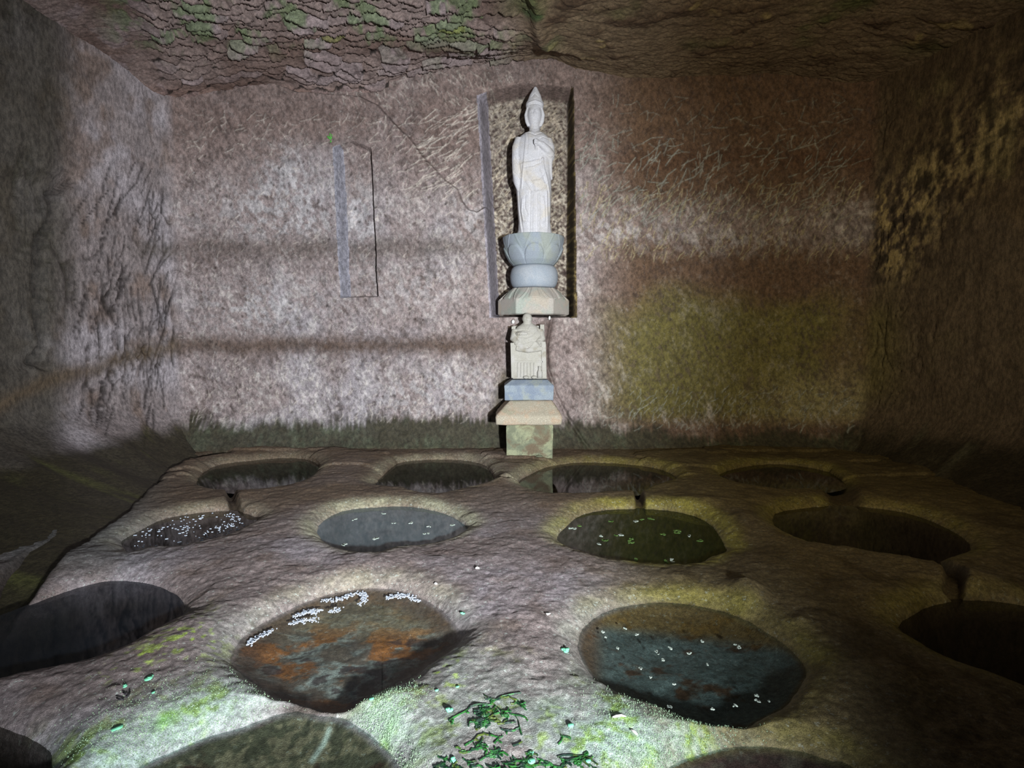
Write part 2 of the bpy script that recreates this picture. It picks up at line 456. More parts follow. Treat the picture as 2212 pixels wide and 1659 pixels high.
for _ in range(140):     # small dark pits
    a, b = rng.uniform(420, 1030), rng.uniform(330, 900)
    p = on_y(a, b, YB)
    stroke(p[0], p[2], 0.01, rng.uniform(0, 3), 0.008 * rng.uniform(0.6, 1.3), -0.010, lin(60, 48, 42), 0.7)
d = d2.reshape(-1); col = c2.reshape(-1, 3)
d[keep] = d_keep[keep]; col[keep] = c_keep[keep]
Vb = P + N * d[:, None]
wetb = 0.25 * sstep(880, 960, v) + 0.25 * olive
edgeL, edgeR = Vb.reshape(nu, nv, 3)[0].copy(), Vb.reshape(nu, nv, 3)[-1].copy()
ecL, ecR = col.reshape(nu, nv, 3)[0].copy(), col.reshape(nu, nv, 3)[-1].copy()
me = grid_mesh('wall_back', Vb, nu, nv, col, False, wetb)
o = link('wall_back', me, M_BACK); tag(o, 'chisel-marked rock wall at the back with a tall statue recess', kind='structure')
# the top of the back wall, needed to place the ceiling join
# left and right walls
zs_side = zs
def side_wall(name, ss, side, edge, ecol, last):
    P, N, nu, nv = wall_block(ss, zs_side[::2] if False else zs_side)
    x, y, z = P.T
    d = shell_common(P, side)
    Q = P + N * d[:, None]
    u, v = project(Q)
    nA = fbm(x * 2.2, y * 2.2, z * 2.2, 4, 151); nB = fbm(x * 8, y * 8, z * 5, 4, 161)
    cz_ = sstep(-0.62, -0.45, z)
    crk = np.abs(vnoise(y * 17 + 2.0 * fbm(x, y * 3, z * 3, 3, 171), x * 17, z * 2.6, 172))
    crk2 = np.abs(vnoise(y * 34 + 2 * fbm(x, y * 4, z * 4, 3, 173), x * 20, z * 5.0, 174))
    cm = sstep(-0.1, 0.35, fbm(x * 2, y * 3, z * 2.2, 2, 175))
    c1 = np.exp(-(crk / 0.06) ** 2) * cm; c2_ = np.exp(-(crk2 / 0.06) ** 2) * cm
    amp = 1.0 if side < 0 else 0.6
    c1 = c1 * cz_; c2_ = c2_ * cz_
    d -= amp * (0.026 * c1 + 0.010 * c2_)
    col = np.tile(lin(128, 116, 114), (len(P), 1))
    col = mixc(col, lin(150, 140, 142), sstep(0.0, 0.5, nA))
    col = mixc(col, lin(108, 88, 76), sstep(0.0, 0.5, nB) * 0.7)
    col = mixc(col, lin(52, 44, 40), (0.8 * c1 + 0.6 * c2_) * amp)
    if side < 0:
        r2 = np.random.default_rng(12)
        for _ in range(95):         # thin splits in the tuff
            a, b = r2.uniform(175, 402), r2.uniform(350, 900); L = r2.uniform(25, 110); an = math.radians(90 + r2.normal(-6 if b > 600 else -18, 9))
            pts = [(a, b)]
            for q in range(5):
                a += L / 5 * -math.cos(an) + r2.normal(0, 1.6); b += L / 5 * math.sin(an); pts.append((a, b))
            pa = np.array(pts); m = (u > pa[:, 0].min() - 8) & (u < pa[:, 0].max() + 8) & (v > pa[:, 1].min() - 4) & (v < pa[:, 1].max() + 4)
            if not m.any(): continue
            g = np.exp(-(seg_dist(u[m], v[m], pts) / r2.uniform(1.3, 2.3)) ** 2)
            d[m] -= 0.010 * g; col[m] = mixc(col[m], lin(40, 32, 30), 0.8 * g)
        col = mixc(col, lin(58, 53, 42), sstep(200, 100, u + 30 * nA) * 0.85)  # light falling off to the far left, painted as a darker tint
        fpl = [(160, 392), (122, 420), (118, 470), (96, 520), (90, 600), (88, 700), (94, 745), (78, 782), (100, 796)]
        fdist = seg_dist(u, v, fpl) + 3 * nB
        d -= 0.07 * np.exp(-(fdist / 6) ** 2); col = mixc(col, lin(30, 24, 20), 0.8 * np.exp(-(fdist / 4) ** 2))
        d -= 0.05 * sstep(4, -14, u - np.interp(v, [380, 420, 520, 600, 790], [170, 124, 98, 90, 82])) * sstep(820, 780, v) * sstep(360, 400, v)
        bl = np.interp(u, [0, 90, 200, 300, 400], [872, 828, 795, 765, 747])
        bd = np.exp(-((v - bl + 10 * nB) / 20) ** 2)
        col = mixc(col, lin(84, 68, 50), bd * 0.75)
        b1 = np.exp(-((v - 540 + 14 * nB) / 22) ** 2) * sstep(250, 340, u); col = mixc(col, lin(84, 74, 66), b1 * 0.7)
        tl = np.interp(u, [0, 150, 300, 400], [1010, 960, 925, 905])
        t = sstep(-10, 30, v - tl + 26 * nB)
        tc = mixc(np.tile(lin(52, 46, 30), (len(P), 1)), lin(84, 84, 44), sstep(0.15, 0.6, nB + 0.2 * nA))
        col = mixc(col, tc, t * 0.95)
    else:
        col = mixc(np.tile(lin(92, 76, 56), (len(P), 1)), lin(120, 106, 72), sstep(0.1, 0.6, nA + 0.5 * nB))
        nS = fbm(x * 20, y * 26 + z * 6, z * 12, 4, 181, 0.6)
        ld = seg_dist(u, v, [(2250, 160), (2120, 290), (2010, 400), (1920, 520)])
        lm = sstep(-0.02, 0.22, nS + 0.2 * nB) * np.exp(-(ld / 75) ** 2)
        lm2 = sstep(0.05, 0.3, nS) * sstep(380, 470, v) * sstep(640, 520, v) * sstep(1990, 1900, u)
        col = mixc(col, lin(96, 82, 66), sstep(60, 120, v - 400 + (u - 2212) * -0.45) * 0.7)
        col = mixc(col, lin(160, 140, 96), np.clip(lm + lm2 * 0.8, 0, 1) * 0.85)
        col = mixc(col, lin(36, 28, 20), sstep(0.0, 0.25, -nS) * np.exp(-(ld / 130) ** 2) * 0.8)
        col = mixc(col, lin(100, 92, 46), sstep(620, 700, v) * sstep(900, 820, v) * sstep(1990, 1880, u) * 0.6)
        t = sstep(-10, 40, v - 915 + 40 * nB - 0.12 * (u - 1860))
        col = mixc(col, mixc(np.tile(lin(48, 42, 28), (len(P), 1)), lin(86, 82, 62), sstep(0.2, 0.6, nB)), t * 0.9)
    V = P + N * d[:, None]
    # blend into the back wall at the shared corner edge so that no gap opens
    V3 = V.reshape(nu, nv, 3); cc = col.reshape(nu, nv, 3)
    k = 14
    for q in range(k):
        wgt = 1 - q / k; idx = (nu - 1 - q) if last else q
        off = edge - (V3[nu - 1] if last else V3[0]) if q == 0 else off
        V3[idx] += off * wgt * wgt * (3 - 2 * wgt)
    for q in range(10):
        wgt = 1 - q / 10; idx = (nu - 1 - q) if last else q
        cc[idx] = cc[idx] * (1 - wgt) + ecol * wgt
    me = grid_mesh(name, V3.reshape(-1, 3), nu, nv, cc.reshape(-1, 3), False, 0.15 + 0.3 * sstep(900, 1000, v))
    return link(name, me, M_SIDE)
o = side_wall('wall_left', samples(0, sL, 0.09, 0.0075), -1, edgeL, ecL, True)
tag(o, 'cracked rock wall on the left with a long fissure', kind='structure')
o = side_wall('wall_right', samples(sR, s_[-1], 0.0075, 0.09), 1, edgeR, ecR, False)
tag(o, 'dark rock wall on the right with lichen patches', kind='structure')

# ------------------------------------------------------------------ ceiling
xs = np.concatenate([np.linspace(-3.7, -3.2, 20)[:-1], np.arange(-3.2, 3.2, 0.0085), np.linspace(3.2, 3.7, 20)])
ysl = [-0.7]
while ysl[-1] < 4.72: ysl.append(ysl[-1] + np.interp(ysl[-1], [-0.7, 2.6, 3.2, 4.86], [0.16, 0.06, 0.0075, 0.0060]))
ys = np.array(ysl)
X, Y = np.meshgrid(xs, ys, indexing='ij'); x, y = X.ravel(), Y.ravel()
upx = CX + F * x / 4.6
zw = np.interp(upx, [300, 400, 640, 830, 900, 1000, 1190, 1240, 1400, 1900], [1.96, 1.99, 2.06, 2.08, 2.17, 2.28, 2.28, 2.20, 2.14, 2.14])
cov = sstep(4.05, 4.62, y) ** 1.3
zl = np.interp(y, [-0.7, 2.0, 3.0, 3.6, 4.2, 4.9], [2.10, 2.22, 2.25, 2.22, 2.14, 2.10]) * (1 - cov) + zw * cov - 0.08 * sstep(4.60, 4.72, y) * (zw < 2.1)
zr = np.interp(y, [-0.7, 2.0, 3.0, 3.6, 4.2, 4.9], [2.05, 2.16, 2.17, 2.15, 2.13, 2.13]) * (1 - cov) + zw * cov
# crease between the two slabs, wandering to the right as it nears the wall
xc = np.interp(y, [3.2, 3.9, 4.2, 4.4, 4.5, 4.56, 4.9], [0.04, 0.13, 0.18, 0.42, 0.75, 1.2, 3.0]) + 0.02 * vnoise(y * 9, 0, 0, 5)
t = sstep(-0.02, 0.05, x - xc)
z = zl * (1 - t) + zr * t
z -= 0.05 * np.exp(-((x - xc - 0.05) / 0.07) ** 2) * sstep(4.55, 4.2, y)
z += 0.05 * fbm(x * 0.8, y * 0.8, 0, 3, 211)
z -= 0.10 * sstep(2.2, 3.2, np.abs(x))
n1 = fbm(x * 2.0, y * 2.4, 0, 3, 221); n2 = fbm(x * 6.5, y * 6, 0, 3, 231)
PT = np.stack([x, y, z], 1); u, v = project(PT)
pitch_ = 0.088 * np.interp(y, [3.3, 4.1, 4.6], [1.0, 0.85, 0.6])
n3_ = fbm(x * 24, y * 20, 0, 2, 233)
row = y / 0.074 + 2.0 * n1 + 0.8 * n2 + 0.22 * n3_
r0 = np.floor(row); fr = row - r0
cell = x / 0.17 + _hash(r0.astype(np.int64), np.int64(3), np.int64(1), 4) * 7 + 0.5 * n2; cl = np.floor(cell); gr = cell - cl
cid = _hash(r0.astype(np.int64), cl.astype(np.int64), np.int64(5), 9)
leftm = sstep(1180, 1040, u)
amp = 0.060 * leftm * sstep(270, 340, u - 0.3 * v) * (0.30 + 0.70 * sstep(205, 95, v + 40 * n1)) + 0.006
amp = np.maximum(amp, 0.030 * sstep(-2.2, -1.8, x) * sstep(0.1, -0.1, x) * sstep(3.5, 3.2, y))
lens = 0.46 + 0.40 * np.sin(np.pi * gr) ** 0.7
ft = fr / lens
prof = np.where(ft < 1, 0.25 + 0.75 * ft ** 1.2, 0.0)
z = z - amp * prof * (0.6 + 0.7 * cid)
z += 0.010 * fbm(x * 10, y * 10, 0, 3, 241) * (0.4 + 0.6 * (1 - leftm)) + 0.004 * fbm(x * 34, y * 34, 0, 2, 251)
z -= 0.02 * sstep(0.1, 0.6, fbm(x * 5 + y * 3, y * 9, 0, 4, 261)) * (1 - leftm)
col = np.tile(lin(124, 106, 100), (len(x), 1))
col = mixc(col, lin(98, 78, 70), sstep(-0.2, 0.5, n1))
col = mixc(col, lin(138, 122, 122), sstep(0.62, 0.9, cid) * 0.6)
gz = sstep(150, 60, v + 50 * n1) * leftm * sstep(180, 300, u)
col = mixc(col, lin(82, 106, 60), sstep(-0.05, 0.3, n2 + 0.4 * n3_ + 0.7 * (cid - 0.6)) * gz * 0.62)
col = mixc(col, lin(118, 120, 56), ((cid * 13.7) % 1 < 0.04) * gz * 0.6)
col = mixc(col, lin(120, 84, 66), sstep(170, 205, v) * leftm * 0.4)
ledge_shade = sstep(0.97, 1.02, ft) * sstep(0.006, 0.02, amp)
col = mixc(col, lin(28, 22, 18), ledge_shade * 0.9)  # shade under the ceiling ledges painted in as dark lines
rm = 1 - leftm
n5 = fbm(x * 5 + y * 3, y * 9, 0, 4, 261)
colr = mixc(np.tile(lin(122, 104, 82), (len(x), 1)), lin(84, 66, 50), sstep(-0.1, 0.5, n5))
colr = mixc(colr, lin(78, 92, 44), sstep(0.0, 0.45, n1 + 0.3 * n2) * sstep(150, 40, v) * 0.8)
colr = mixc(colr, lin(150, 132, 88), sstep(0.28, 0.45, n2) * sstep(0.1, 0.35, n5) * 0.6)
colr = mixc(colr, lin(56, 84, 46), np.exp(-((u - 1165) / 45) ** 2) * sstep(140, 60, v) * sstep(-0.1, 0.3, n2) * 0.8)
col = mixc(col, colr, rm)
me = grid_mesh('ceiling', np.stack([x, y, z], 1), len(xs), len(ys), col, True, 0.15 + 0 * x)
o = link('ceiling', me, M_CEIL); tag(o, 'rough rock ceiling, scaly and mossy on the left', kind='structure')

# ------------------------------------------------------------------ floor with the wells
WELLS = {
 'A1': [(425,1045),(440,1020),(480,1003),(540,996),(600,990),(650,991),(682,1000),(690,1012),(675,1030),(640,1048),(600,1058),(540,1066),(480,1063),(440,1055)],
 'A2': [(812,1046),(830,1025),(858,1002),(900,995),(960,993),(1010,996),(1050,1007),(1066,1030),(1070,1043),(1040,1050),(1000,1058),(950,1070),(900,1066),(880,1058),(850,1055),(820,1052)],
 'A3': [(1118,1045),(1140,1028),(1180,1010),(1240,1000),(1300,1000),(1370,1005),(1430,1015),(1465,1035),(1440,1045),(1400,1058),(1375,1070),(1350,1068),(1290,1072),(1200,1073),(1150,1062)],
 'A4': [(1553,1025),(1600,1010),(1660,1003),(1720,1006),(1790,1020),(1820,1040),(1826,1053),(1790,1063),(1740,1063),(1680,1063),(1620,1055),(1575,1040)],
 'B1': [(262,1170),(300,1148),(340,1127),(390,1114),(450,1106),(500,1104),(540,1112),(556,1125),(530,1140),(490,1160),(450,1173),(400,1183),(360,1185),(325,1184),(283,1200),(270,1190)],
 'B2': [(685,1150),(700,1125),(740,1105),(800,1097),(860,1094),(910,1098),(960,1110),(990,1125),(1010,1143),(985,1160),(960,1172),(900,1183),(850,1190),(820,1200),(800,1202),(750,1195),(710,1182)],
 'B3': [(1203,1160),(1225,1135),(1260,1112),(1310,1102),(1380,1100),(1440,1103),(1500,1115),(1540,1140),(1565,1180),(1568,1193),(1530,1205),(1505,1220),(1440,1222),(1350,1215),(1290,1205),(1240,1190),(1210,1175)],
 'B4': [(1672,1138),(1675,1110),(1720,1100),(1790,1094),(1870,1097),(1950,1107),(2020,1130),(2075,1160),(2095,1190),(2040,1210),(2000,1222),(1960,1215),(1900,1205),(1840,1195),(1760,1183),(1710,1163)],
 'C1': [(-60,1345),(0,1333),(60,1310),(140,1280),(200,1262),(240,1256),(300,1258),(350,1270),(385,1290),(397,1315),(390,1335),(360,1352),(320,1375),(270,1405),(200,1430),(130,1445),(60,1458),(0,1475),(-60,1485),(-180,1470),(-200,1400)],
 'C2': [(497,1435),(505,1405),(540,1365),(590,1335),(650,1305),(710,1285),(780,1273),(850,1273),(905,1290),(950,1315),(985,1350),(998,1378),(970,1410),(920,1445),(880,1478),(820,1500),(770,1530),(742,1540),(700,1540),(650,1526),(600,1514),(560,1488),(520,1455)],
 'C3': [(1247,1395),(1258,1360),(1300,1325),(1370,1307),(1450,1303),(1530,1315),(1600,1335),(1670,1375),(1720,1415),(1742,1450),(1730,1480),(1690,1530),(1640,1560),(1600,1578),(1540,1573),(1480,1558),(1410,1530),(1350,1505),(1290,1470),(1258,1430)],
 'C4': [(1938,1358),(1970,1330),(2020,1308),(2080,1298),(2150,1300),(2212,1310),(2300,1335),(2420,1400),(2430,1480),(2300,1520),(2212,1485),(2120,1450),(2040,1420),(1980,1385)],
 'D1': [(-60,1560),(0,1572),(45,1590),(80,1605),(110,1625),(112,1659),(90,1700),(-100,1850),(-400,1900),(-600,1750),(-400,1600),(-200,1555)],
 'D2': [(300,1659),(380,1622),(450,1593),(520,1574),(590,1548),(640,1538),(690,1548),(740,1553),(800,1587),(840,1620),(862,1659),(900,1800),(860,2050),(650,2300),(300,2350),(-50,2200),(-30,1950),(100,1780)],
 'D3': [(1440,1659),(1500,1635),(1560,1617),(1610,1610),(1680,1614),(1740,1627),(1800,1647),(1840,1659),(1950,1800),(2000,2050),(1850,2300),(1500,2400),(1250,2200),(1250,1950),(1330,1750)],
}
def catmull(pts, k=4):
    out = []; n = len(pts); p = np.array(pts, float)
    for i in range(n):
        a, b, c, e = p[i - 1], p[i], p[(i + 1) % n], p[(i + 2) % n]
        for q in range(k):
            t = q / k
            out.append(tuple(0.5 * ((2 * b) + (c - a) * t + (2 * a - 5 * b + 4 * c - e) * t * t + (3 * b - a - 3 * c + e) * t ** 3)))
    return out
WP = {k: [(on_z(a, b, WATER)[0], on_z(a, b, WATER)[1]) for a, b in catmull(p, 2)] for k, p in WELLS.items()}
DEPTH = {'A1': .34, 'A2': .3, 'A3': .34, 'A4': .36, 'B1': .32, 'B2': .30, 'B3': .34, 'B4': .34, 'C1': .34, 'C2': .032, 'C3': .045, 'C4': .36, 'D1': .34, 'D2': .03, 'D3': .04}
ysl = [-0.7]
while ysl[-1] < 4.95: ysl.append(ysl[-1] + np.interp(ysl[-1], [-0.7, 0.9, 1.1, 2.0, 3.0, 4.2, 4.5, 4.95], [0.07, 0.03, 0.0036, 0.0048, 0.0075, 0.0105, 0.012, 0.05]))
fy = np.array(ysl)
nU = 860
sgrid = np.linspace(-1, 1, nU)
wY = np.clip(0.98 * fy + 0.25, 0.9, 3.25)
core = 0.93
XS = np.where(np.abs(sgrid)[None] <= core, sgrid[None] / core * wY[:, None],
              np.sign(sgrid)[None] * (wY[:, None] + (np.abs(sgrid)[None] - core) / (1 - core) * (3.6 - wY[:, None])))
X = XS.T; Y = np.broadcast_to(fy[None], X.shape)
x, y = X.ravel(), Y.ravel()
nW = fbm(x * 7, y * 7, 0, 3, 301); nf = fbm(x * 30, y * 30, 0, 3, 311)
sdw = np.full(len(x), 9.0); depth = np.zeros(len(x)); near = np.full(len(x), '', dtype='U2')
for k, p in WP.items():
    a = np.array(p); lo, hi = a.min(0) - 0.35, a.max(0) + 0.35
    m = (x > lo[0]) & (x < hi[0]) & (y > lo[1]) & (y < hi[1])
    sdk = poly_sdf(x[m], y[m], p)
    cur = sdw[m]; better = sdk < cur
    cur = np.where(better, sdk, cur); sdw[m] = cur
    dm = depth[m]; depth[m] = np.where(better, DEPTH[k], dm)
    nm = near[m]; nm[better] = k; near[m] = nm
sdw = sdw + 0.006 * nW + 0.0022 * nf
out = np.clip(sdw, 0, None); inn = np.clip(-sdw, 0, None)
und = 0.022 * fbm(x * 1.3, y * 1.3, 0, 3, 321) + 0.010 * fbm(x * 5, y * 5, 0, 3, 331) + 0.0035 * nf
top = 0.050 + und
z = np.where(sdw > 0, WATER + np.maximum(top, 0.012) * (1 - np.exp(-(out / 0.045) ** 1.0)) + 0.0015 * nf,
             WATER - depth * (1 - np.exp(-(inn / 0.055) ** 1.2)) - depth * 0.25 * sstep(0.05, 0.35, inn) + 0.012 * fbm(x * 9, y * 9, 0, 3, 341) * sstep(0.02, 0.1, inn))
chan = [ ([(497, 1060), (500, 1085), (508, 1108)], .035), ([(1066, 1046), (1092, 1049), (1118, 1047)], .016), ([(1375, 1066), (1380, 1085), (1384, 1104)], .028),
        ([(1800, 1055), (1815, 1075), (1825, 1098)], .10), ([(2010, 1215), (2040, 1240), (2062, 1262), (2056, 1292)], .035)]
chd = np.full(len(x), 9.0)
for pts, wd in chan:
    wp = [tuple(on_z(a, b, WATER)[:2]) for a, b in pts]
    lo, hi = np.min(wp, 0) - 0.4, np.max(wp, 0) + 0.4
    m = (x > lo[0]) & (x < hi[0]) & (y > lo[1]) & (y < hi[1])
    dd = seg_dist(x[m], y[m], wp) + 0.010 * nW[m]
    cut = sstep(wd * 1.2, wd * 0.3, dd) * 0.052
    z[m] -= cut * (sdw[m] > -0.02); chd[m] = np.minimum(chd[m], dd / wd)
# gutter along the left bank
gut = [tuple(on_z(a, b, FLOOR)[:2]) for a, b in [(470, 978), (390, 990), (330, 1020), (255, 1085), (185, 1135), (110, 1185), (20, 1265), (-80, 1340)]]
gd = seg_dist(x, y, gut) + 0.03 * nW
z -= 0.12 * sstep(0.10, 0.02, gd)
# lumps and shelves seen on the rock
def lump(px, py, r, h, ax=1.0):
    global z
    p = on_z(px, py, FLOOR); q = ((x - p[0]) / (r * ax)) ** 2 + ((y - p[1]) / r) ** 2
    z = z + 0.6 * h * np.exp(-q) * (sdw > 0)
for a in [(1610, 1268, .06, .055), (1625, 1288, .05, .03), (1732, 1338, .03, .02), (1900, 1280, .13, .04), (470, 1085, .09, .035, 1.6), (535, 1090, .05, .03),
          (1520, 1085, .09, .035, 2), (1600, 1120, .10, .03), (1400, 1083, .10, .03, 2), (1090, 1030, .08, .04), (2110, 1255, .12, .05), (900, 1078, .10, .02, 2.5), (1010, 1110, .07, .03)]:
    lump(*a)
shelf = fbm(x * 1.6, y * 4.2, 0, 3, 351)
z += 0.016 * sstep(0.0, 0.06, shelf) * sstep(3.2, 3.8, y) * (sdw > 0.0)
P = np.stack([x, y, z], 1); u, v = project(P)
nA = fbm(x * 2.6, y * 2.6, 0, 4, 401); nB = fbm(x * 12, y * 12, 0, 4, 411); nC = fbm(x * 60, y * 60, 0, 2, 421)
col = mixc(np.tile(lin(132, 117, 113), (len(x), 1)), lin(152, 141, 144), sstep(-0.1, 0.5, nA))
col = mixc(col, lin(98, 76, 60), sstep(0.05, 0.5, nB) * 0.35)
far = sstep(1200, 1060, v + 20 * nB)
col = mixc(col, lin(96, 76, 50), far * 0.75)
rt = sstep(1180, 1480, u + 60 * nA)
col = mixc(col, lin(98, 84, 46), rt * 0.85)
col = mixc(col, lin(66, 52, 30), rt * sstep(0.0, 0.5, nB + nA * 0.5) * 0.5)
col = mixc(col, lin(104, 112, 112), sstep(420, 200, u) * sstep(1290, 1160, v) * 0.6)
# crusty algae along the rims
rim = np.exp(-((out - 0.035) / 0.05) ** 2) * (sdw > 0)
rimc = mixc(np.tile(lin(176, 172, 142), (len(x), 1)), lin(146, 138, 62), sstep(1050, 1300, u))
rimc = mixc(rimc, lin(160, 165, 165), sstep(1250, 1350, v) * sstep(1500, 1300, u) * 0.7)
rows = sstep(-0.5, 0.4, nB + 0.5 * nA)
rk = np.zeros(len(x))
for k, s0 in {'A2': .35, 'A3': .45, 'B1': .25, 'B2': .75, 'B3': .85, 'B4': .35, 'C2': .35, 'C3': .5, 'C4': .3, 'D2': .8, 'D3': .4, 'A1': .2, 'A4': .35}.items(): rk[near == k] = s0
col = mixc(col, rimc, rim * rk * (0.4 + 0.6 * rows) * (1 - np.clip(blob(u, v, 670, 1533, 85, 16) * 1.4, 0, 1)))
col = mixc(col, lin(70, 62, 52), np.clip(blob(u, v, 670, 1533, 80, 14) * 1.3, 0, 1) * 0.85)
# white-green algal crust near the entrance
al = (blob(u, v, 420, 1545, 220, 70, -18) + blob(u, v, 250, 1640, 130, 60) + blob(u, v, 1000, 1560, 200, 110, 0) * 0.55 + blob(u, v, 830, 1560, 60, 70) * 0.7
      + blob(u, v, 1370, 1580, 200, 75, 15) + blob(u, v, 1250, 1640, 120, 50) * 0.6 + blob(u, v, 1000, 1440, 90, 40) * 0.35 + blob(u, v, 480, 1350, 50, 40) * 0.3)
al = al * (1 - np.clip(blob(u, v, 670, 1533, 85, 16) * 1.4, 0, 1))
al = np.clip(al * (0.75 + 0.7 * nB + 0.3 * nC), 0, 1) * (sdw > -0.004)
ac = mixc(np.tile(lin(164, 182, 172), (len(x), 1)), lin(134, 164, 88), sstep(0.0, 0.5, nB + 0.6 * nC + 0.3 * nA))
col = mixc(col, ac, al * 0.9)
gm = (blob(u, v, 850, 1620, 45, 50) + blob(u, v, 810, 1560, 35, 25) + blob(u, v, 350, 1560, 35, 16, -30) + blob(u, v, 1180, 1490, 60, 25) * 0.4) * sstep(-0.3, 0.3, nB)
col = mixc(col, lin(120, 176, 70), np.clip(gm, 0, 1) * 0.8 * (sdw > 0))
yl = (blob(u, v, 420, 1380, 60, 40) + blob(u, v, 300, 1425, 80, 25, -25) + blob(u, v, 950, 1455, 60, 30)) * sstep(0.1, 0.45, nC + 0.5 * nB)
col = mixc(col, lin(172, 196, 76), np.clip(yl, 0, 1) * 0.8 * (sdw > 0))
# rock under water
uw = sstep(0.0, -0.02, sdw)
base_u = np.tile(lin(70, 64, 50), (len(x), 1))
mott = fbm(x * 8 + 3, y * 11, 0, 5, 431, 0.62); mot2 = fbm(x * 13, y * 20, 2, 5, 441, 0.62)
c2u = mixc(np.tile(lin(138, 146, 138), (len(x), 1)), lin(98, 88, 76), sstep(-0.15, 0.2, mot2)); c2u = mixc(c2u, lin(146, 94, 48), sstep(0.0, 0.2, mott)); c2u = mixc(c2u, lin(56, 40, 40), sstep(0.12, 0.3, -mot2 - 0.3 * mott) * 0.85)
c2u = mixc(c2u, lin(124, 112, 84), sstep(1400, 1340, v) * 0.75)
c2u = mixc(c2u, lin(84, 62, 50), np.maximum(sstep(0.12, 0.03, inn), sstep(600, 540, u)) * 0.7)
c3u = mixc(np.tile(lin(92, 104, 102), (len(x), 1)), lin(78, 56, 40), sstep(0.12, 0.35, mott + 0.3 * mot2)); c3u = mixc(c3u, lin(118, 88, 40), sstep(1385, 1350, v - 0.12 * (u - 1400)) * 0.85)
c3u = mixc(c3u, lin(104, 70, 42), sstep(1320, 1270, u) * 0.8)
d2u = mixc(np.tile(lin(80, 78, 60), (len(x), 1)), lin(122, 112, 88), sstep(0.05, 0.3, mott + 0.5 * nC)); d2u = mixc(d2u, lin(66, 48, 36), sstep(0.1, 0.4, mot2))
d2u = mixc(d2u, lin(196, 204, 190), np.exp(-(seg_dist(u, v, [(712, 1575), (700, 1605), (674, 1644)]) / 5.5) ** 2) * 0.9)
d3u = mixc(np.tile(lin(70, 48, 44), (len(x), 1)), lin(96, 82, 70), sstep(0.15, 0.4, mott))
for k, cu in {'C2': c2u, 'C3': c3u, 'D2': d2u, 'D3': d3u}.items():
    mk = near == k; base_u[mk] = cu[mk]
base_u[near == 'B2'] = lin(74, 80, 78); base_u[near == 'B3'] = lin(40, 58, 26)
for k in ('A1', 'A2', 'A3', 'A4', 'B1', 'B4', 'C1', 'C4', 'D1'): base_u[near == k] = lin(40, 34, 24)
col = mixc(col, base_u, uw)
col = mixc(col, lin(58, 44, 28), sstep(1.3, 0.5, chd) * 0.7 * (sdw > -0.01))
col = mixc(col, lin(40, 32, 22), sstep(0.14, 0.05, gd) * 0.9)
wet = 0.35 + 0.55 * np.exp(-out / 0.02) * (sdw > 0) + 0.15 * nA
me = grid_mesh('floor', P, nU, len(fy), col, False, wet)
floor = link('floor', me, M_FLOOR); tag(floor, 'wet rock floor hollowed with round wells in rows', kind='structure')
FZ = z.reshape(nU, len(fy))
def floor_z(px_, py_):
    j = int(np.clip(np.searchsorted(fy, py_), 1, len(fy) - 1)); i = int(np.clip(np.searchsorted(XS[j], px_), 1, nU - 1))
    return float(FZ[i - 1:i + 1, j - 1:j + 1].max())
def on_floor(px_, py_):
    p = on_z(px_, py_, FLOOR)
    for _ in range(4): p = on_z(px_, py_, floor_z(p[0], p[1]))
    return p

# ------------------------------------------------------------------ water, one body for each well
W_CLEAR = water_material('clear_water', (0.90, 0.93, 0.92))
W_DIM = water_material('dim_water', (0.74, 0.80, 0.78))
W_GREY = water_material('murky_grey_water', (0.72, 0.80, 0.82), lin(120, 134, 138), 0.6)
W_GREEN = water_material('dark_green_water', (0.50, 0.62, 0.34), lin(36, 46, 24), 0.7)
W_BLUE = water_material('cloudy_blue_water', (0.6, 0.62, 0.66), lin(44, 50, 58), 0.45)
W_BLACK = water_material('dark_water', (0.50, 0.50, 0.48))
WATERS = {
 'A1': (W_BLACK, 'still dark water in the far left well, beside the wall foot'),
 'A2': (W_BLACK, 'still dark water in the back-row well left of the pedestal'),
 'A3': (W_BLACK, 'dark water mirroring the stone pedestal that stands behind it'),
 'A4': (W_BLACK, 'black water in the back-row well farthest right'),
 'B1': (W_BLACK, 'dark water dusted with white flecks in the narrow left well'),
 'B2': (W_GREY, 'grey-blue water in the second-row well left of the centre path'),
 'B3': (W_GREEN, 'dark green water in the second-row well with floating leaf bits'),
 'B4': (W_BLACK, 'black water in the large shadowy well by the right wall'),
 'C1': (W_BLUE, 'dark blue-grey water in the well cut by the left picture edge'),
 'C2': (W_CLEAR, 'clear shallow water over rust-brown mottled rock, white foam on it'),
 'C3': (W_DIM, 'clear water over blue-grey rock with an ochre far side'),
 'C4': (W_BLACK, 'pitch-black water in the near well at the right edge'),
 'D1': (W_BLACK, 'dark purple-black water in the bottom left corner'),
 'D2': (W_DIM, 'shallow water over olive rock with a white scratch, bottom left'),
 'D3': (W_DIM, 'shallow water over reddish-brown rock at the bottom right'),
}
for k, (m, lab) in WATERS.items():
    p = np.array(WP[k]); c = p.mean(0)
    nxt, prv = np.roll(p, -1, 0), np.roll(p, 1, 0); tn = nxt - prv; tn /= np.linalg.norm(tn, axis=1)[:, None] + 1e-9
    area = np.sum(p[:, 0] * nxt[:, 1] - p[:, 1] * nxt[:, 0])
    nrm = np.stack([tn[:, 1], -tn[:, 0]], 1) * (1 if area > 0 else -1)
    q = p + nrm * 0.014
    me = bpy.data.meshes.new('well_water')
    pv = [(a, b, WATER + 0.0005) for a, b in q]
    me.from_pydata(pv, [], [list(range(len(pv)))[:: 1 if area > 0 else -1]]); me.update()
    o = link('well_water', me, m, smooth=False); recenter(o)
    tag(o, lab, 'water', 'water standing in the rock wells')

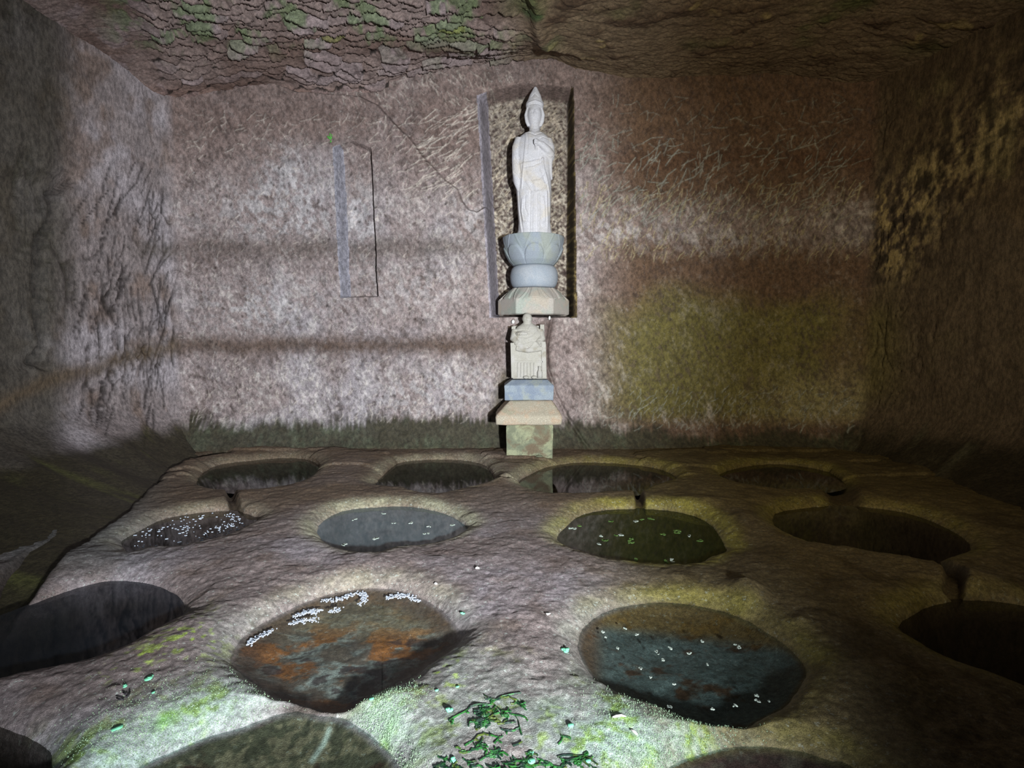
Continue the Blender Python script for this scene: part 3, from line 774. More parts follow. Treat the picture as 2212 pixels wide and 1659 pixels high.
# ------------------------------------------------------------------ small mesh helpers
def bm_obj(name, bm, mat, parent=None, smooth=True):
    me = bpy.data.meshes.new(name); bm.to_mesh(me); bm.free()
    return link(name, me, mat, parent, smooth)
def ring_loft(bm, rings, cap=True):
    vs = [[bm.verts.new(p) for p in r] for r in rings]
    n = len(vs[0])
    for a, b in zip(vs[:-1], vs[1:]):
        for i in range(n): bm.faces.new((a[i], a[(i + 1) % n], b[(i + 1) % n], b[i]))
    if cap:
        bm.faces.new(vs[0][::-1]); bm.faces.new(vs[-1])
def sring(cx, cy, cz, rx, ry, n=40, e=2.0):
    out = []
    for i in range(n):
        a = 2 * math.pi * i / n; c, s = math.cos(a), math.sin(a)
        out.append((cx + rx * math.copysign(abs(c) ** (2 / e), c), cy + ry * math.copysign(abs(s) ** (2 / e), s), cz))
    return out
def tube(bm, pts, rad, n=12):
    pts = [Vector(p) for p in pts]
    rings = []
    for i, p in enumerate(pts):
        t = (pts[min(i + 1, len(pts) - 1)] - pts[max(i - 1, 0)]).normalized()
        a = t.cross(Vector((0.01, 1, 0.02))).normalized()
        if a.length < 0.1: a = t.cross(Vector((1, 0, 0))).normalized()
        b = t.cross(a).normalized(); r = rad[i] if isinstance(rad, (list, tuple)) else rad
        rings.append([p + (a * math.cos(2 * math.pi * k / n) + b * math.sin(2 * math.pi * k / n)) * r for k in range(n)])
    ring_loft(bm, rings)
def ball(bm, c, r, seg=20):
    res = bmesh.ops.create_uvsphere(bm, u_segments=seg, v_segments=seg // 2 + 2, radius=1.0)
    for v_ in res['verts']: v_.co = Vector((c[0] + v_.co.x * r[0], c[1] + v_.co.y * r[1], c[2] + v_.co.z * r[2]))
def voxel_union(name, bm, size, smooth_it=3):
    me = bpy.data.meshes.new(name); bmesh.ops.recalc_face_normals(bm, faces=bm.faces); bm.to_mesh(me); bm.free()
    o = bpy.data.objects.new(name, me); C.objects.link(o)
    r = o.modifiers.new('r', 'REMESH'); r.mode = 'VOXEL'; r.voxel_size = size
    s = o.modifiers.new('s', 'SMOOTH'); s.iterations = smooth_it; s.factor = 0.5
    dg = bpy.context.evaluated_depsgraph_get()
    m2 = bpy.data.meshes.new_from_object(o.evaluated_get(dg)); bpy.data.objects.remove(o)
    m2.name = name; return m2
def get_co(me):
    a = np.empty(len(me.vertices) * 3); me.vertices.foreach_get('co', a); return a.reshape(-1, 3)
def get_no(me):
    a = np.empty(len(me.vertices) * 3); me.vertices.foreach_get('normal', a); return a.reshape(-1, 3)
def set_co(me, a): me.vertices.foreach_set('co', a.ravel()); me.update()

S_WHITE = stone_material('white_carved_stone', lin(199, 197, 202), lin(192, 188, 188), lin(199, 192, 186), 7, 200, 0.7, (0.4, 0.7), 0.25)
S_BLUE = stone_material('blue_grey_stone', lin(150, 158, 169), lin(165, 169, 176), None, 8, 240, 0.75, (0.4, 0.7), 0.3)
S_LOTUS = stone_material('grey_green_stone', lin(143, 150, 160), lin(138, 147, 147), lin(149, 154, 149), 6, 240, 0.75, (0.4, 0.7), 0.3)
S_CREAM = stone_material('cream_stone', lin(171, 163, 156), lin(158, 163, 154), lin(174, 163, 150), 7, 240, 0.75, (0.45, 0.65), 0.3)
S_SMALL = stone_material('pale_grey_stone', lin(169, 165, 156), lin(178, 174, 169), lin(152, 145, 132), 12, 260, 0.8, (0.4, 0.7), 0.4)
S_SLATE = stone_material('blue_speckled_block', lin(126, 136, 151), lin(142, 151, 160), lin(147, 153, 151), 14, 200, 0.8, (0.4, 0.6), 0.8)
S_TAN = stone_material('tan_granular_stone', lin(171, 161, 143), lin(180, 158, 136), lin(161, 154, 132), 7, 170, 0.85, (0.45, 0.6), 1.0, speck=lin(205, 196, 178))
S_GREEN = stone_material('green_stained_block', lin(116, 119, 98), lin(151, 153, 123), lin(112, 98, 79), 9, 200, 0.8, (0.42, 0.58), 0.5)

def pxm(Y): return Y / F       # metres for one pixel at depth Y

# ------------------------------------------------------------------ standing statue
YS = 4.66
def SP(a, b, dy=0.0):          # a point of the statue: pixel at the statue's depth, moved dy along the line of sight depth
    p = on_y(a, b, YS); return np.array([p[0], YS + dy, p[2]])
bm = bmesh.new()
prof = [(511, 1113, 1195, .115), (506, 1116, 1193, .112), (498, 1119, 1190.5, .105), (480, 1120, 1188.5, .098), (455, 1118, 1190, .10), (430, 1116.5, 1190.5, .105), (405, 1114, 1191, .11),
        (380, 1111, 1190, .112), (350, 1110, 1191, .112), (330, 1110, 1192, .11), (316, 1111.5, 1193, .10), (305, 1116, 1189, .088), (297, 1122, 1183.5, .074), (290, 1131, 1176, .058), (286, 1140, 1168, .045)]
rings = []
for b, l, r, dp in prof:
    a0, a1 = SP(l, b), SP(r, b); rings.append(sring((a0[0] + a1[0]) / 2, YS, a0[2], (a1[0] - a0[0]) / 2, dp, 48, 2.3))
ring_loft(bm, rings)
# neck, face, hood, crown
m1 = pxm(YS)
n0, n1_ = SP(1154.5, 292), SP(1154.5, 270); tube(bm, [n0, n1_], [.046, .042], 20)
ball(bm, SP(1154.5, 250, -0.008), (15.4 * m1, .066, 26.5 * m1), 28)
ball(bm, SP(1154.7, 249, 0.024), (20.5 * m1, .050, 29 * m1), 28)
for s0 in (-1, 1):             # long ear lobes and hood edge
    tube(bm, [SP(1154.6 + s0 * 15, 236, -.02), SP(1154.6 + s0 * 18.8, 250, -.012), SP(1154.6 + s0 * 16.8, 264, -.012), SP(1154.6 + s0 * 13.2, 274, -.01)], [.010, .014, .014, .010], 12)
rings = []
for b, hw, dp in [(236, 18, .058), (228, 19, .054), (223.5, 18.5, .048), (218, 15.5, .042), (212, 13.5, .036), (206, 11.5, .030), (200, 8.5, .024), (194, 5.5, .017), (188.5, 2.8, .009)]:
    c = SP(1155 + 0.4 * (230 - b) / 10, b, -0.004); rings.append(sring(c[0], c[1], c[2], hw * m1, dp, 28, 2.0))
ring_loft(bm, rings)
# viewer-left arm: hanging long sleeve
tube(bm, [SP(1123, 303, -.02), SP(1117, 322, -.035), SP(1116, 350, -.045), SP(1116.5, 378, -.05), SP(1119, 400, -.05), SP(1122, 415, -.045)], [.040, .042, .040, .038, .034, .020], 16)
tube(bm, [SP(1113, 372, -.02), SP(1114, 392, -.03), SP(1118.5, 412, -.035)], [.022, .026, .012], 12)
# viewer-right arm bent across the chest, hand holding a bud
tube(bm, [SP(1183, 304, -.01), SP(1188, 322, -.03), SP(1188, 340, -.045)], [.036, .036, .036], 16)
tube(bm, [SP(1188, 340, -.05), SP(1180, 332, -.09), SP(1169, 323, -.115), SP(1162, 319, -.12)], [.038, .034, .026, .018], 16)
tube(bm, [SP(1188, 342, -.04), SP(1186, 356, -.04), SP(1187, 375, -.03), SP(1191, 390, -.02)], [.028, .026, .022, .010], 12)
tube(bm, [SP(1191, 322, .0), SP(1193, 340, .0), SP(1194, 347, -.005)], [.020, .020, .008], 10)
ball(bm, SP(1158.5, 319, -.112), (5.6 * m1, .030, 6.0 * m1), 14)
for k in range(4):             # curled fingers
    b = 314.5 + k * 2.7
    tube(bm, [SP(1160, b, -.135), SP(1155.5, b + .2, -.150), SP(1151.8, b + 1.0, -.143), SP(1153.5, b + 1.6, -.128)], [.0050, .0052, .0048, .0044], 8)
tube(bm, [SP(1161, 315, -.12), SP(1158, 312.5, -.125), SP(1154, 312.5, -.122)], [.0080, .0068, .0056], 8)
tube(bm, [SP(1157, 334, -.112), SP(1156, 326, -.125), SP(1157, 318, -.13)], [.007, .008, .008], 8)
me = voxel_union('standing_statue', bm, 0.0052, 2)
co = get_co(me); no = get_no(me)
uu = CX + F * co[:, 0] / YS; vv = HZ - F * co[:, 2] / YS
uu, vv = project(np.stack([co[:, 0], np.full(len(co), YS), co[:, 2]], 1))
fr_ = np.clip(-no[:, 1], 0, 1)
def carve(pts, wd, h):
    global disp_s
    disp_s += 1.5 * h * np.exp(-(seg_dist(uu, vv, pts) / wd) ** 2)
disp_s = np.zeros(len(co))
# carved folds (raised edges positive, grooves negative)
for pts, wd, h in [
    ([(1134, 283), (1136, 305), (1134, 330), (1131, 360), (1128, 385), (1126, 412)], 1.6, .007), ([(1138, 286), (1139, 310), (1137, 340)], 1.3, -.006),
    ([(1143, 281), (1155, 287), (1168, 281)], 1.2, .005), ([(1140, 291), (1155, 299), (1171, 291)], 1.2, -.005),
    ([(1126, 362), (1145, 360), (1163, 355), (1172, 352)], 1.4, .007), ([(1132, 369), (1150, 367), (1168, 358)], 1.2, -.005),
    ([(1171, 350), (1173, 370), (1180, 392), (1186, 420), (1187, 460)], 1.6, .008), ([(1166, 352), (1168, 375), (1176, 400)], 1.2, -.006),
    ([(1117, 415), (1119, 450), (1122, 480), (1127, 511)], 1.5, .008), ([(1121, 420), (1123, 460), (1128, 495), (1129, 511)], 1.3, -.006),
    ([(1128, 435), (1126, 460), (1130, 482), (1138, 487)], 1.3, .006), ([(1134, 430), (1133, 452), (1139, 470)], 1.2, -.004),
    ([(1180, 420), (1181, 460), (1182, 490), (1180, 511)], 1.5, .008), ([(1172, 432), (1176, 455), (1176, 480), (1170, 490)], 1.3, .006),
    ([(1152, 400), (1152, 450), (1151, 511)], 1.3, .006), ([(1157, 410), (1158, 460), (1158, 511)], 1.4, -.006), ([(1163, 425), (1165, 470), (1165, 511)], 1.3, .006),
    ([(1145, 420), (1144, 470), (1143, 511)], 1.3, -.005), ([(1138, 380), (1150, 400), (1166, 398), (1178, 382)], 1.5, .005), ([(1136, 400), (1150, 422), (1168, 420), (1182, 404)], 1.5, .005),
    ([(1164, 308), (1172, 303), (1182, 305)], 1.2, -.005), ([(1165, 330), (1176, 338), (1186, 343)], 1.2, -.005), ([(1112, 350), (1121, 362), (1124, 380)], 1.2, -.006),
    ([(1110, 378), (1119, 388), (1123, 400)], 1.2, -.006), ([(1109, 330), (1118, 338), (1123, 350)], 1.2, -.004),
    ([(1138, 228), (1155, 223), (1172, 228)], 1.5, .006), ([(1143, 232), (1155, 230), (1167, 232)], 1.2, -.004), ([(1155, 197), (1155, 218)], 1.2, .004), ([(1148, 214), (1155, 206), (1162, 214)], 1.0, -.003),
    ([(1154.5, 246), (1154.5, 258)], 1.3, .006), ([(1151.5, 263.5), (1157.5, 263.5)], .9, -.003), ([(1146, 249), (1151, 250)], 1.1, -.0035), ([(1158, 250), (1163, 249)], 1.1, -.0035),
    ([(1145, 244.5), (1151.5, 244)], .9, .002), ([(1157.5, 244), (1164, 244.5)], .9, .002)]:
    carve(pts, wd, h)
disp_s += 0.0015 * fbm(co[:, 0] * 40, co[:, 1] * 40, co[:, 2] * 40, 2, 501)
co[:, 1] -= disp_s * fr_
co[:, 2] = np.maximum(co[:, 2], SP(1150, 511)[2])
set_co(me, co)
st = link('standing_statue', me, S_WHITE); recenter(st)
tag(st, 'tall white stone standing figure with pointed crown in the wall recess', 'statue')

# lotus bowl, drum, hexagonal base
def revolve(name, prof, cx, cy, mat, n=160, relief=None, per=6):
    zz, rr = [], []
    for (z0, r0_), (z1, r1_) in zip(prof[:-1], prof[1:]):
        for k in range(per): t = k / per; zz.append(z0 + (z1 - z0) * t); rr.append(r0_ + (r1_ - r0_) * t)
    zz.append(prof[-1][0]); rr.append(prof[-1][1])
    zz, rr = np.array(zz), np.array(rr); bm = bmesh.new(); rings = []
    th = np.linspace(0, 2 * math.pi, n, endpoint=False)
    for z0, r0_ in zip(zz, rr):
        r_ = np.full(n, r0_)
        if relief is not None: r_ = relief(th, np.full(n, (z0 - zz[0]) / (zz[-1] - zz[0])), r_)
        rings.append([(cx + r_[i] * math.cos(th[i]), cy + r_[i] * math.sin(th[i]), z0) for i in range(n)])
    ring_loft(bm, rings)
    return bm_obj(name, bm, mat)
YL = 4.66
def Zp(b, Y): return on_y(1106, b, Y)[2]
def Xp(a, Y): return (a - CX) / F * (Y * cp - 0) * 1.0
mL = pxm(YL); cxL = on_y(1152, 545, YL)[0]
# the far side of a round stone is silhouetted a little nearer than its centre
prof_ = [(Zp(575, YL), 40 * mL), (Zp(566, YL), 49 * mL), (Zp(552, YL), 56.5 * mL), (Zp(538, YL), 61 * mL), (Zp(526, YL), 63.5 * mL), (Zp(514, YL), 64.5 * mL)]
def petals(th, t, r):
    n = 8; w_ = 2 * math.pi / n
    a = ((th + math.pi / 2) / w_ + 0.5) % 1 - 0.5; lowr = 0.66 * np.sqrt(np.clip(1 - (np.abs(a) * 2.05) ** 2.4, 0, 1))
    m = sstep(0.0, 0.05, lowr - t); r = r + 0.012 * m
    gro = np.exp(-((lowr - t) / 0.035) ** 2); r = r + 0.004 * gro
    a2 = ((th + math.pi / 2) / w_) % 1 - 0.5
    up = 0.52 + 0.50 * (np.abs(a2) * 2) ** 1.5
    e = np.exp(-((np.abs(a2) * 2 - (0.16 + 0.55 * np.clip((t - .5) * 2, 0, 1))) / 0.05) ** 2) * (t > 0.5); r = r + 0.005 * e * (1 - m)
    rib = np.exp(-(a / 0.03) ** 2) * m * 0.0; return r + rib
o = revolve('lotus_bowl_stone', prof_, cxL, YL, S_LOTUS, 240, petals, 9); recenter(o)
tag(o, 'grey stone bowl carved with lotus petals directly under the white statue', 'pedestal stone')
pr = []
zt, zb = Zp(575.5, YL), Zp(623, YL)
for k in range(15):
    a = -math.pi / 2 + math.pi * k / 14
    pr.append(((zt + zb) / 2 + (zt - zb) / 2 * math.sin(a), (51 * mL) * (0.74 + 0.26 * max(math.cos(a), 0) ** 0.8)))
o = revolve('drum_stone', pr, on_y(1153.5, 600, YL)[0], YL, S_BLUE, 120, None, 2); recenter(o)
tag(o, 'smooth blue-grey rounded drum stone between lotus bowl and petalled base', 'pedestal stone')
# hexagonal base with turned-down petals
cxB = on_y(1152.5, 660, YL)[0]
def hexr(th, R):
    a = ((th) % (math.pi / 3)) - math.pi / 6
    return R * math.cos(math.pi / 6) / np.cos(a)
def base_ring(z0, R, k, t):
    n = 240; th = np.linspace(0, 2 * math.pi, n, endpoint=False)
    rh = hexr(th, R); rc_ = np.full(n, R * 0.93); r = rh * k + rc_ * (1 - k)
    if t is not None:
        w_ = math.pi / 3; a = ((th + math.pi / 2) / w_ + 0.5) % 1 - 0.5     # petal centred on each face
        edge = 0.20 + 0.14 * t
        m = sstep(0.02, 0.0, np.abs(a) - edge * 0.5) * sstep(0.90, 0.86, t)
        r = r + 0.014 * m
        r = r + 0.012 * np.exp(-((np.abs(a) - (0.26 + 0.16 * t ** 1.5)) / 0.018) ** 2) - 0.010 * np.exp(-((np.abs(a) - (0.22 + 0.14 * t ** 1.5)) / 0.015) ** 2)
    return [(cxB + r[i] * math.cos(th[i]), YL + r[i] * 0.86 * math.sin(th[i]), z0 + 0.003 * vnoise(th[i] * 6, 0, 0, 3) * (t is None and z0 < Zp(670, YL))) for i in range(n)]
bm = bmesh.new(); rings = []
Rb = 77.5 * mL * 0.985
rings.append(base_ring(Zp(681, YL), Rb * 0.97, 1, None))
for k in range(5): rings.append(base_ring(Zp(679.5 - 29.5 * k / 4, YL), Rb, 1, None))
for k in range(1, 26):
    t = k / 25; hh = Zp(650, YL) + (Zp(624, YL) - Zp(650, YL)) * (1 - (1 - t) ** 1.0)
    R = Rb * (1 - 0.42 * (t ** 0.9)) ; R = Rb + (48 * mL - Rb) * (0.25 * t + 0.75 * (1 - math.sqrt(max(1 - t * t, 0))) if t > 0.999 else t ** 1.25)
    rings.append(base_ring(hh, R, (1 - t) ** 1.2, 1 - t))
ring_loft(bm, rings)
o = bm_obj('petal_base_stone', bm, S_CREAM); recenter(o)
tag(o, 'wide cream hexagonal base stone with drooping petals on the recess sill', 'pedestal stone')

# ------------------------------------------------------------------ small seated statue in a chair
Y2 = 4.42
Q = lambda a, b, dy=0.0: np.array([on_y(a, b, Y2)[0], Y2 + dy, on_y(a, b, Y2)[2]])
m2 = pxm(Y2)
root = empty('seated_statue', tuple(Q(1143, 817, 0.0)))
tag(root, 'small pale stone seated figure in a high chair, atop stacked blocks', 'statue')
def box_between(bm, a, b, c, e_, y0, y1, taper=0):
    """box from pixel rect (a,b)-(c,e_) with depth y0..y1 about Y2"""
    p, q = Q(a, b), Q(c, e_); x0, x1, z1, z0 = p[0], q[0], p[2], q[2]
    vs_ = [bm.verts.new(c_) for c_ in [(x0 + taper, Y2 + y0, z0), (x1 + taper, Y2 + y0, z0), (x1 + taper, Y2 + y1, z0), (x0 + taper, Y2 + y1, z0), (x0, Y2 + y0, z1), (x1, Y2 + y0, z1), (x1, Y2 + y1, z1), (x0, Y2 + y1, z1)]]
    for f in [(0, 3, 2, 1), (4, 5, 6, 7), (0, 1, 5, 4), (1, 2, 6, 5), (2, 3, 7, 6), (3, 0, 4, 7)]: bm.faces.new([vs_[i] for i in f])
def bevel_all(bm, w_, seg=2): bmesh.ops.bevel(bm, geom=list(bm.edges), offset=w_, segments=seg, affect='EDGES', profile=0.6)
bm = bmesh.new(); box_between(bm, 1105.5, 742, 1178, 817, -.075, .085, 2.0 * m2); bevel_all(bm, .004); bm_obj('chair_seat_block', bm, S_SMALL, root)
bm = bmesh.new(); box_between(bm, 1108, 703, 1175, 745, .055, .085); bevel_all(bm, .003); bm_obj('chair_back', bm, S_SMALL, root)
for a, b in ((1105, 705), (1166.5, 701)):
    bm = bmesh.new(); box_between(bm, a, b, a + 9, 742.5, -.01, .088); bevel_all(bm, .003); bm_obj('chair_post', bm, S_SMALL, root)
for a, b in ((1102.5, 740.5), (1168, 738)):
    bm = bmesh.new(); box_between(bm, a, b, a + 9, 815, -.086, -.02, 2.0 * m2); bevel_all(bm, .003); bm_obj('chair_front_post', bm, S_SMALL, root)
bm = bmesh.new(); box_between(bm, 1112, 778.5, 1171, 782.5, -.086, -.06); bevel_all(bm, .0015); bm_obj('chair_rail', bm, S_SMALL, root)
for k in range(6):
    bm = bmesh.new(); a = 1117 + k * 6.9; box_between(bm, a, 783, a + 3.2, 813.5, -.086, -.068); bevel_all(bm, .003, 2); bm_obj('slat', bm, S_SMALL, root)
for a in (1131, 1148):
    bm = bmesh.new(); ball(bm, Q(a + 5, 813.5, -.092), (6.5 * m2, .020, 3.6 * m2), 16); bm_obj('shoe', bm, S_SMALL, root)
bm = bmesh.new(); tube(bm, [Q(1165, 815, -.09), Q(1165, 803, -.09), Q(1164.5, 796, -.09), Q(1164.5, 790, -.09)], [.020, .021, .010, .012], 16); bm_obj('water_jug', bm, S_SMALL, root)
bm = bmesh.new()
rings = []
for b, l, r, dp in [(760, 1112, 1171, .085), (748, 1109, 1172, .09), (735, 1107.5, 1172, .085), (722, 1108.5, 1171, .075), (712, 1112, 1167, .062), (706, 1117, 1162, .052), (701, 1125, 1154, .038), (697, 1130, 1148.5, .028)]:
    p, q = Q(l, b), Q(r, b); rings.append(sring((p[0] + q[0]) / 2, Y2 - .01, p[2], (q[0] - p[0]) / 2, dp, 40, 2.3))
ring_loft(bm, rings)
ball(bm, Q(1138.7, 688.5, -.02), (10.6 * m2, .040, 12.4 * m2), 24)
tube(bm, [Q(1138.7, 692, -.015), Q(1138.7, 704, -.01)], [.026, .030], 16)
for s0 in (-1, 1): ball(bm, Q(1138.7 + s0 * 10.2, 689, -.01), (.005, .008, .012), 8)
tube(bm, [Q(1113, 714, -.02), Q(1110, 732, -.05), Q(1118, 742, -.09)], [.030, .032, .022], 12)
tube(bm, [Q(1166, 714, -.02), Q(1169, 732, -.05), Q(1160, 742, -.09)], [.030, .032, .022], 12)
tube(bm, [Q(1116, 722, -.07), Q(1128, 720, -.095), Q(1139, 721, -.10)], [.016, .013, .010], 10)     # hand raised before the chest
for k in range(5): tube(bm, [Q(1118 + k * 4.6, 719, -.095), Q(1119 + k * 4.6, 724.5, -.103)], .0052, 8)
tube(bm, [Q(1115, 752, -.07), Q(1140, 756, -.085), Q(1170, 752, -.07)], [.022, .024, .022], 12)
tube(bm, [Q(1151, 742, -.085), Q(1151, 760, -.085)], .008, 8)
me = voxel_union('figure', bm, .0042, 2)
co = get_co(me); no = get_no(me); uu, vv = project(np.stack([co[:, 0], np.full(len(co), Y2), co[:, 2]], 1)); fr_ = np.clip(-no[:, 1], 0, 1)
disp_s = np.zeros(len(co))
for pts, wd, h in [([(1112, 716), (1130, 713), (1142, 715)], .9, -.006), ([(1118, 727), (1135, 733), (1150, 727), (1160, 716)], 1.1, .004), ([(1112, 738), (1130, 742), (1148, 736), (1158, 728)], 1.1, -.004),
                   ([(1118, 752), (1138, 752), (1146, 746), (1150, 737), (1166, 735)], 1.0, -.007), ([(1131, 700), (1136, 712)], .9, .004), ([(1147, 700), (1140, 713)], .9, .004),
                   ([(1138.7, 686), (1138.7, 692)], 1, .004), ([(1134, 687), (1136.5, 687)], .8, -.002), ([(1141, 687), (1143.5, 687)], .8, -.002), ([(1136.5, 695), (1141, 695)], .7, -.002),
                   ([(1156, 700), (1164, 716), (1166, 732)], 1.0, -.004), ([(1159, 746), (1168, 747)], .8, -.004), ([(1159, 752), (1168, 753)], .8, -.004)]:
    carve(pts, wd, h)
co[:, 1] -= disp_s * fr_; set_co(me, co)
link('figure', me, S_SMALL, root)

# ------------------------------------------------------------------ stacked blocks under it
def frustum(name, x0, x1, y0, y1, z0, z1, zt, inset, mat, label, bev=.008, rough=.004, seed=1, skew=0.0, insety=None):
    """block z0..z1 with a hipped top that narrows to zt"""
    bm = bmesh.new(); iy = inset if insety is None else insety
    ring = lambda a, b, c, d_, z: [bm.verts.new(p) for p in [(a, b, z), (c, b, z), (c, d_, z), (a, d_, z)]]
    A = ring(x0 + .004, y0 + .004, x1 - .004, y1, z0); B = ring(x0 + skew, y0, x1 + skew, y1, z1); D = ring(x0 + inset[0], y0 + iy[2] if insety else y0 + inset[2], x1 - inset[1], y1, zt)
    for P_, Q_ in ((A, B), (B, D)):
        for i in range(4): bm.faces.new((P_[i], P_[(i + 1) % 4], Q_[(i + 1) % 4], Q_[i]))
    bm.faces.new(A[::-1]); bm.faces.new(D)
    bevel_all(bm, bev, 3)
    bmesh.ops.triangulate(bm, faces=[f for f in bm.faces if len(f.verts) > 4])
    for _ in range(4):
        long_e = [e for e in bm.edges if e.calc_length() > 0.02]
        if not long_e: break
        bmesh.ops.subdivide_edges(bm, edges=long_e, cuts=1, use_grid_fill=True)
    bmesh.ops.triangulate(bm, faces=[f for f in bm.faces if len(f.verts) > 4])
    o = bm_obj(name, bm, mat)
    co = get_co(o.data); no = get_no(o.data)
    n = fbm(co[:, 0] * 14, co[:, 1] * 14, co[:, 2] * 14, 3, seed) + 0.5 * fbm(co[:, 0] * 50, co[:, 1] * 50, co[:, 2] * 50, 2, seed + 9)
    co += no * (rough * n)[:, None]; set_co(o.data, co); recenter(o)
    tag(o, label, 'pedestal stone'); return o
def X_(a, Y): return on_y(a, 800, Y)[0]
zG = -0.622; zT = -0.445; zS = Q(1143, 817)[2]
frustum('green_stained_block', X_(1093, 4.18), X_(1196, 4.18), 4.18, 4.50, -0.885, zG - .012, zG, (.006, .006, .006), S_GREEN, 'upright block stained green and cream, lowest of the pedestal stack', .004, .003, 601)
frustum('roof_shaped_stone', X_(1069.5, 4.155), X_(1215.5, 4.155), 4.145, 4.58, zG, -0.555, zT, (.105, .07, .11), S_TAN, 'broad tan roof-shaped stone with sloping top and orange left corner', .016, .006, 611)
frustum('speckled_block', X_(1089, 4.26), X_(1197, 4.26), 4.26, 4.56, zT, Zp(833, 4.26), zS - .005, (.058, .045, .055), S_SLATE, 'blue-grey speckled block right under the small seated figure', .007, .003, 621)
bm = bmesh.new(); c = on_floor(1166, 994); c = (c[0], 4.17, floor_z(c[0], 4.17) + .008)
ball(bm, c, (.028, .02, .014), 10); o = bm_obj('wedge_stone', bm, S_GREEN)
co = get_co(o.data); co += 0.006 * np.stack([vnoise(co[:, 0] * 60, co[:, 1] * 60, co[:, 2] * 60, k) for k in (1, 2, 3)], 1); set_co(o.data, co); recenter(o)
tag(o, 'small pale green chip wedged below the lowest pedestal block', 'stone')

# white pebbles on the ledge below the recess
S_PEB = plain('white_pebble', lin(226, 224, 222), 0.6, 0.1)
for (a, b, rx, rz, lab) in [(1108.5, 695, 4, 4, 'white pebble left of the small seated figure, below the recess'), (1187, 687, 2.6, 4.2, 'thin white pebble right of the small seated figure, below the recess')]:
    p = on_y(a, b, 4.60); k = pxm(4.6); bm = bmesh.new(); ball(bm, p, (rx * k, .014, rz * k), 12)
    o = bm_obj('pebble', bm, S_PEB); co = get_co(o.data); co += 0.003 * np.stack([vnoise(co[:, 0] * 70, co[:, 1] * 70, co[:, 2] * 70, q) for q in (1, 2, 3)], 1); set_co(o.data, co); recenter(o)
    tag(o, lab, 'pebble')

# ------------------------------------------------------------------ foam and leaf bits on the water
M_FOAM = plain('white_foam', lin(214, 222, 236), 0.5, 0.1)
M_BIT = plain('pale_leaf_bits', lin(190, 200, 186), 0.6, 0.2)
M_DUCK = plain('green_leaf_bits', lin(96, 128, 60), 0.6, 0.25)
def flake(bm, cx, cy, cz, r, th=0.0012, stretch=1.0, ang=None):
    n = random.randint(5, 8); a0 = random.uniform(0, 6.28) if ang is None else ang
    pts = []
    for k in range(n):
        t = 2 * math.pi * k / n; rr = r * random.uniform(0.55, 1.15)
        px_, py_ = rr * math.cos(t) * stretch, rr * math.sin(t)
        pts.append((cx + px_ * math.cos(a0) - py_ * math.sin(a0), cy + px_ * math.sin(a0) + py_ * math.cos(a0)))
    top_ = [bm.verts.new((p[0], p[1], cz + th)) for p in pts]; bot = [bm.verts.new((p[0], p[1], cz - th)) for p in pts]
    bm.faces.new(top_); bm.faces.new(bot[::-1])
    for k in range(n): bm.faces.new((bot[k], bot[(k + 1) % n], top_[(k + 1) % n], top_[k]))
def w_at(a, b): return on_z(a, b, WATER)
foams = [([(538, 1391), (552, 1380), (568, 1372), (590, 1362)], 70, 'lace of white foam nearest the left rim of the mottled pool'),
         ([(640, 1330), (662, 1322), (690, 1320)], 60, 'star-shaped white foam patch, left of the long foam lace'),
         ([(629, 1346), (650, 1342), (688, 1338)], 46, 'thin strip of white foam, frontmost on the mottled pool'),
         ([(716, 1321), (735, 1316)], 18, 'tiny white foam scrap in the middle of the mottled pool'),
         ([(694, 1296), (720, 1297), (745, 1292), (760, 1284), (785, 1282), (790, 1292), (778, 1305)], 120, 'long curling white foam lace near the far rim'),
         ([(834, 1292), (858, 1287), (885, 1288), (903, 1298)], 90, 'white foam lace at the far right rim of the mottled pool')]
for pts, n, lab in foams:
    bm = bmesh.new(); pts = [w_at(*p) for p in pts]
    for k in range(int(n * 1.6)):
        t = random.uniform(0, len(pts) - 1.001); i = int(t); q = pts[i] + (pts[i + 1] - pts[i]) * (t - i)
        flake(bm, q[0] + random.gauss(0, .006), q[1] + random.gauss(0, .009), WATER + .0015, random.uniform(.0012, .0034), stretch=random.uniform(1, 2.2))
    o = bm_obj('foam', bm, M_FOAM, smooth=False); recenter(o); tag(o, lab, 'foam', 'foam on the mottled pool', 'stuff')
bm = bmesh.new(); pl = np.array(WELLS['B1'], float)
cnt = 0
while cnt < 170:
    a, b = random.uniform(290, 556), random.uniform(1105, 1186)
    if poly_sdf(np.array([a]), np.array([b]), WELLS['B1'])[0] > -3: continue
    if random.random() > 0.15 + 0.85 * max(0, fbm(a * .03, b * .07, 0, 2, 5) + .25) * (a - 260) / 300 * 2: continue
    q = w_at(a, b); flake(bm, q[0], q[1], WATER + .0015, random.uniform(.0014, .0042), stretch=random.uniform(1, 2.4), ang=random.gauss(0, .5)); cnt += 1
o = bm_obj('foam', bm, M_FOAM, smooth=False); recenter(o); tag(o, 'scatter of white specks across the narrow left well', 'foam', kind='stuff')
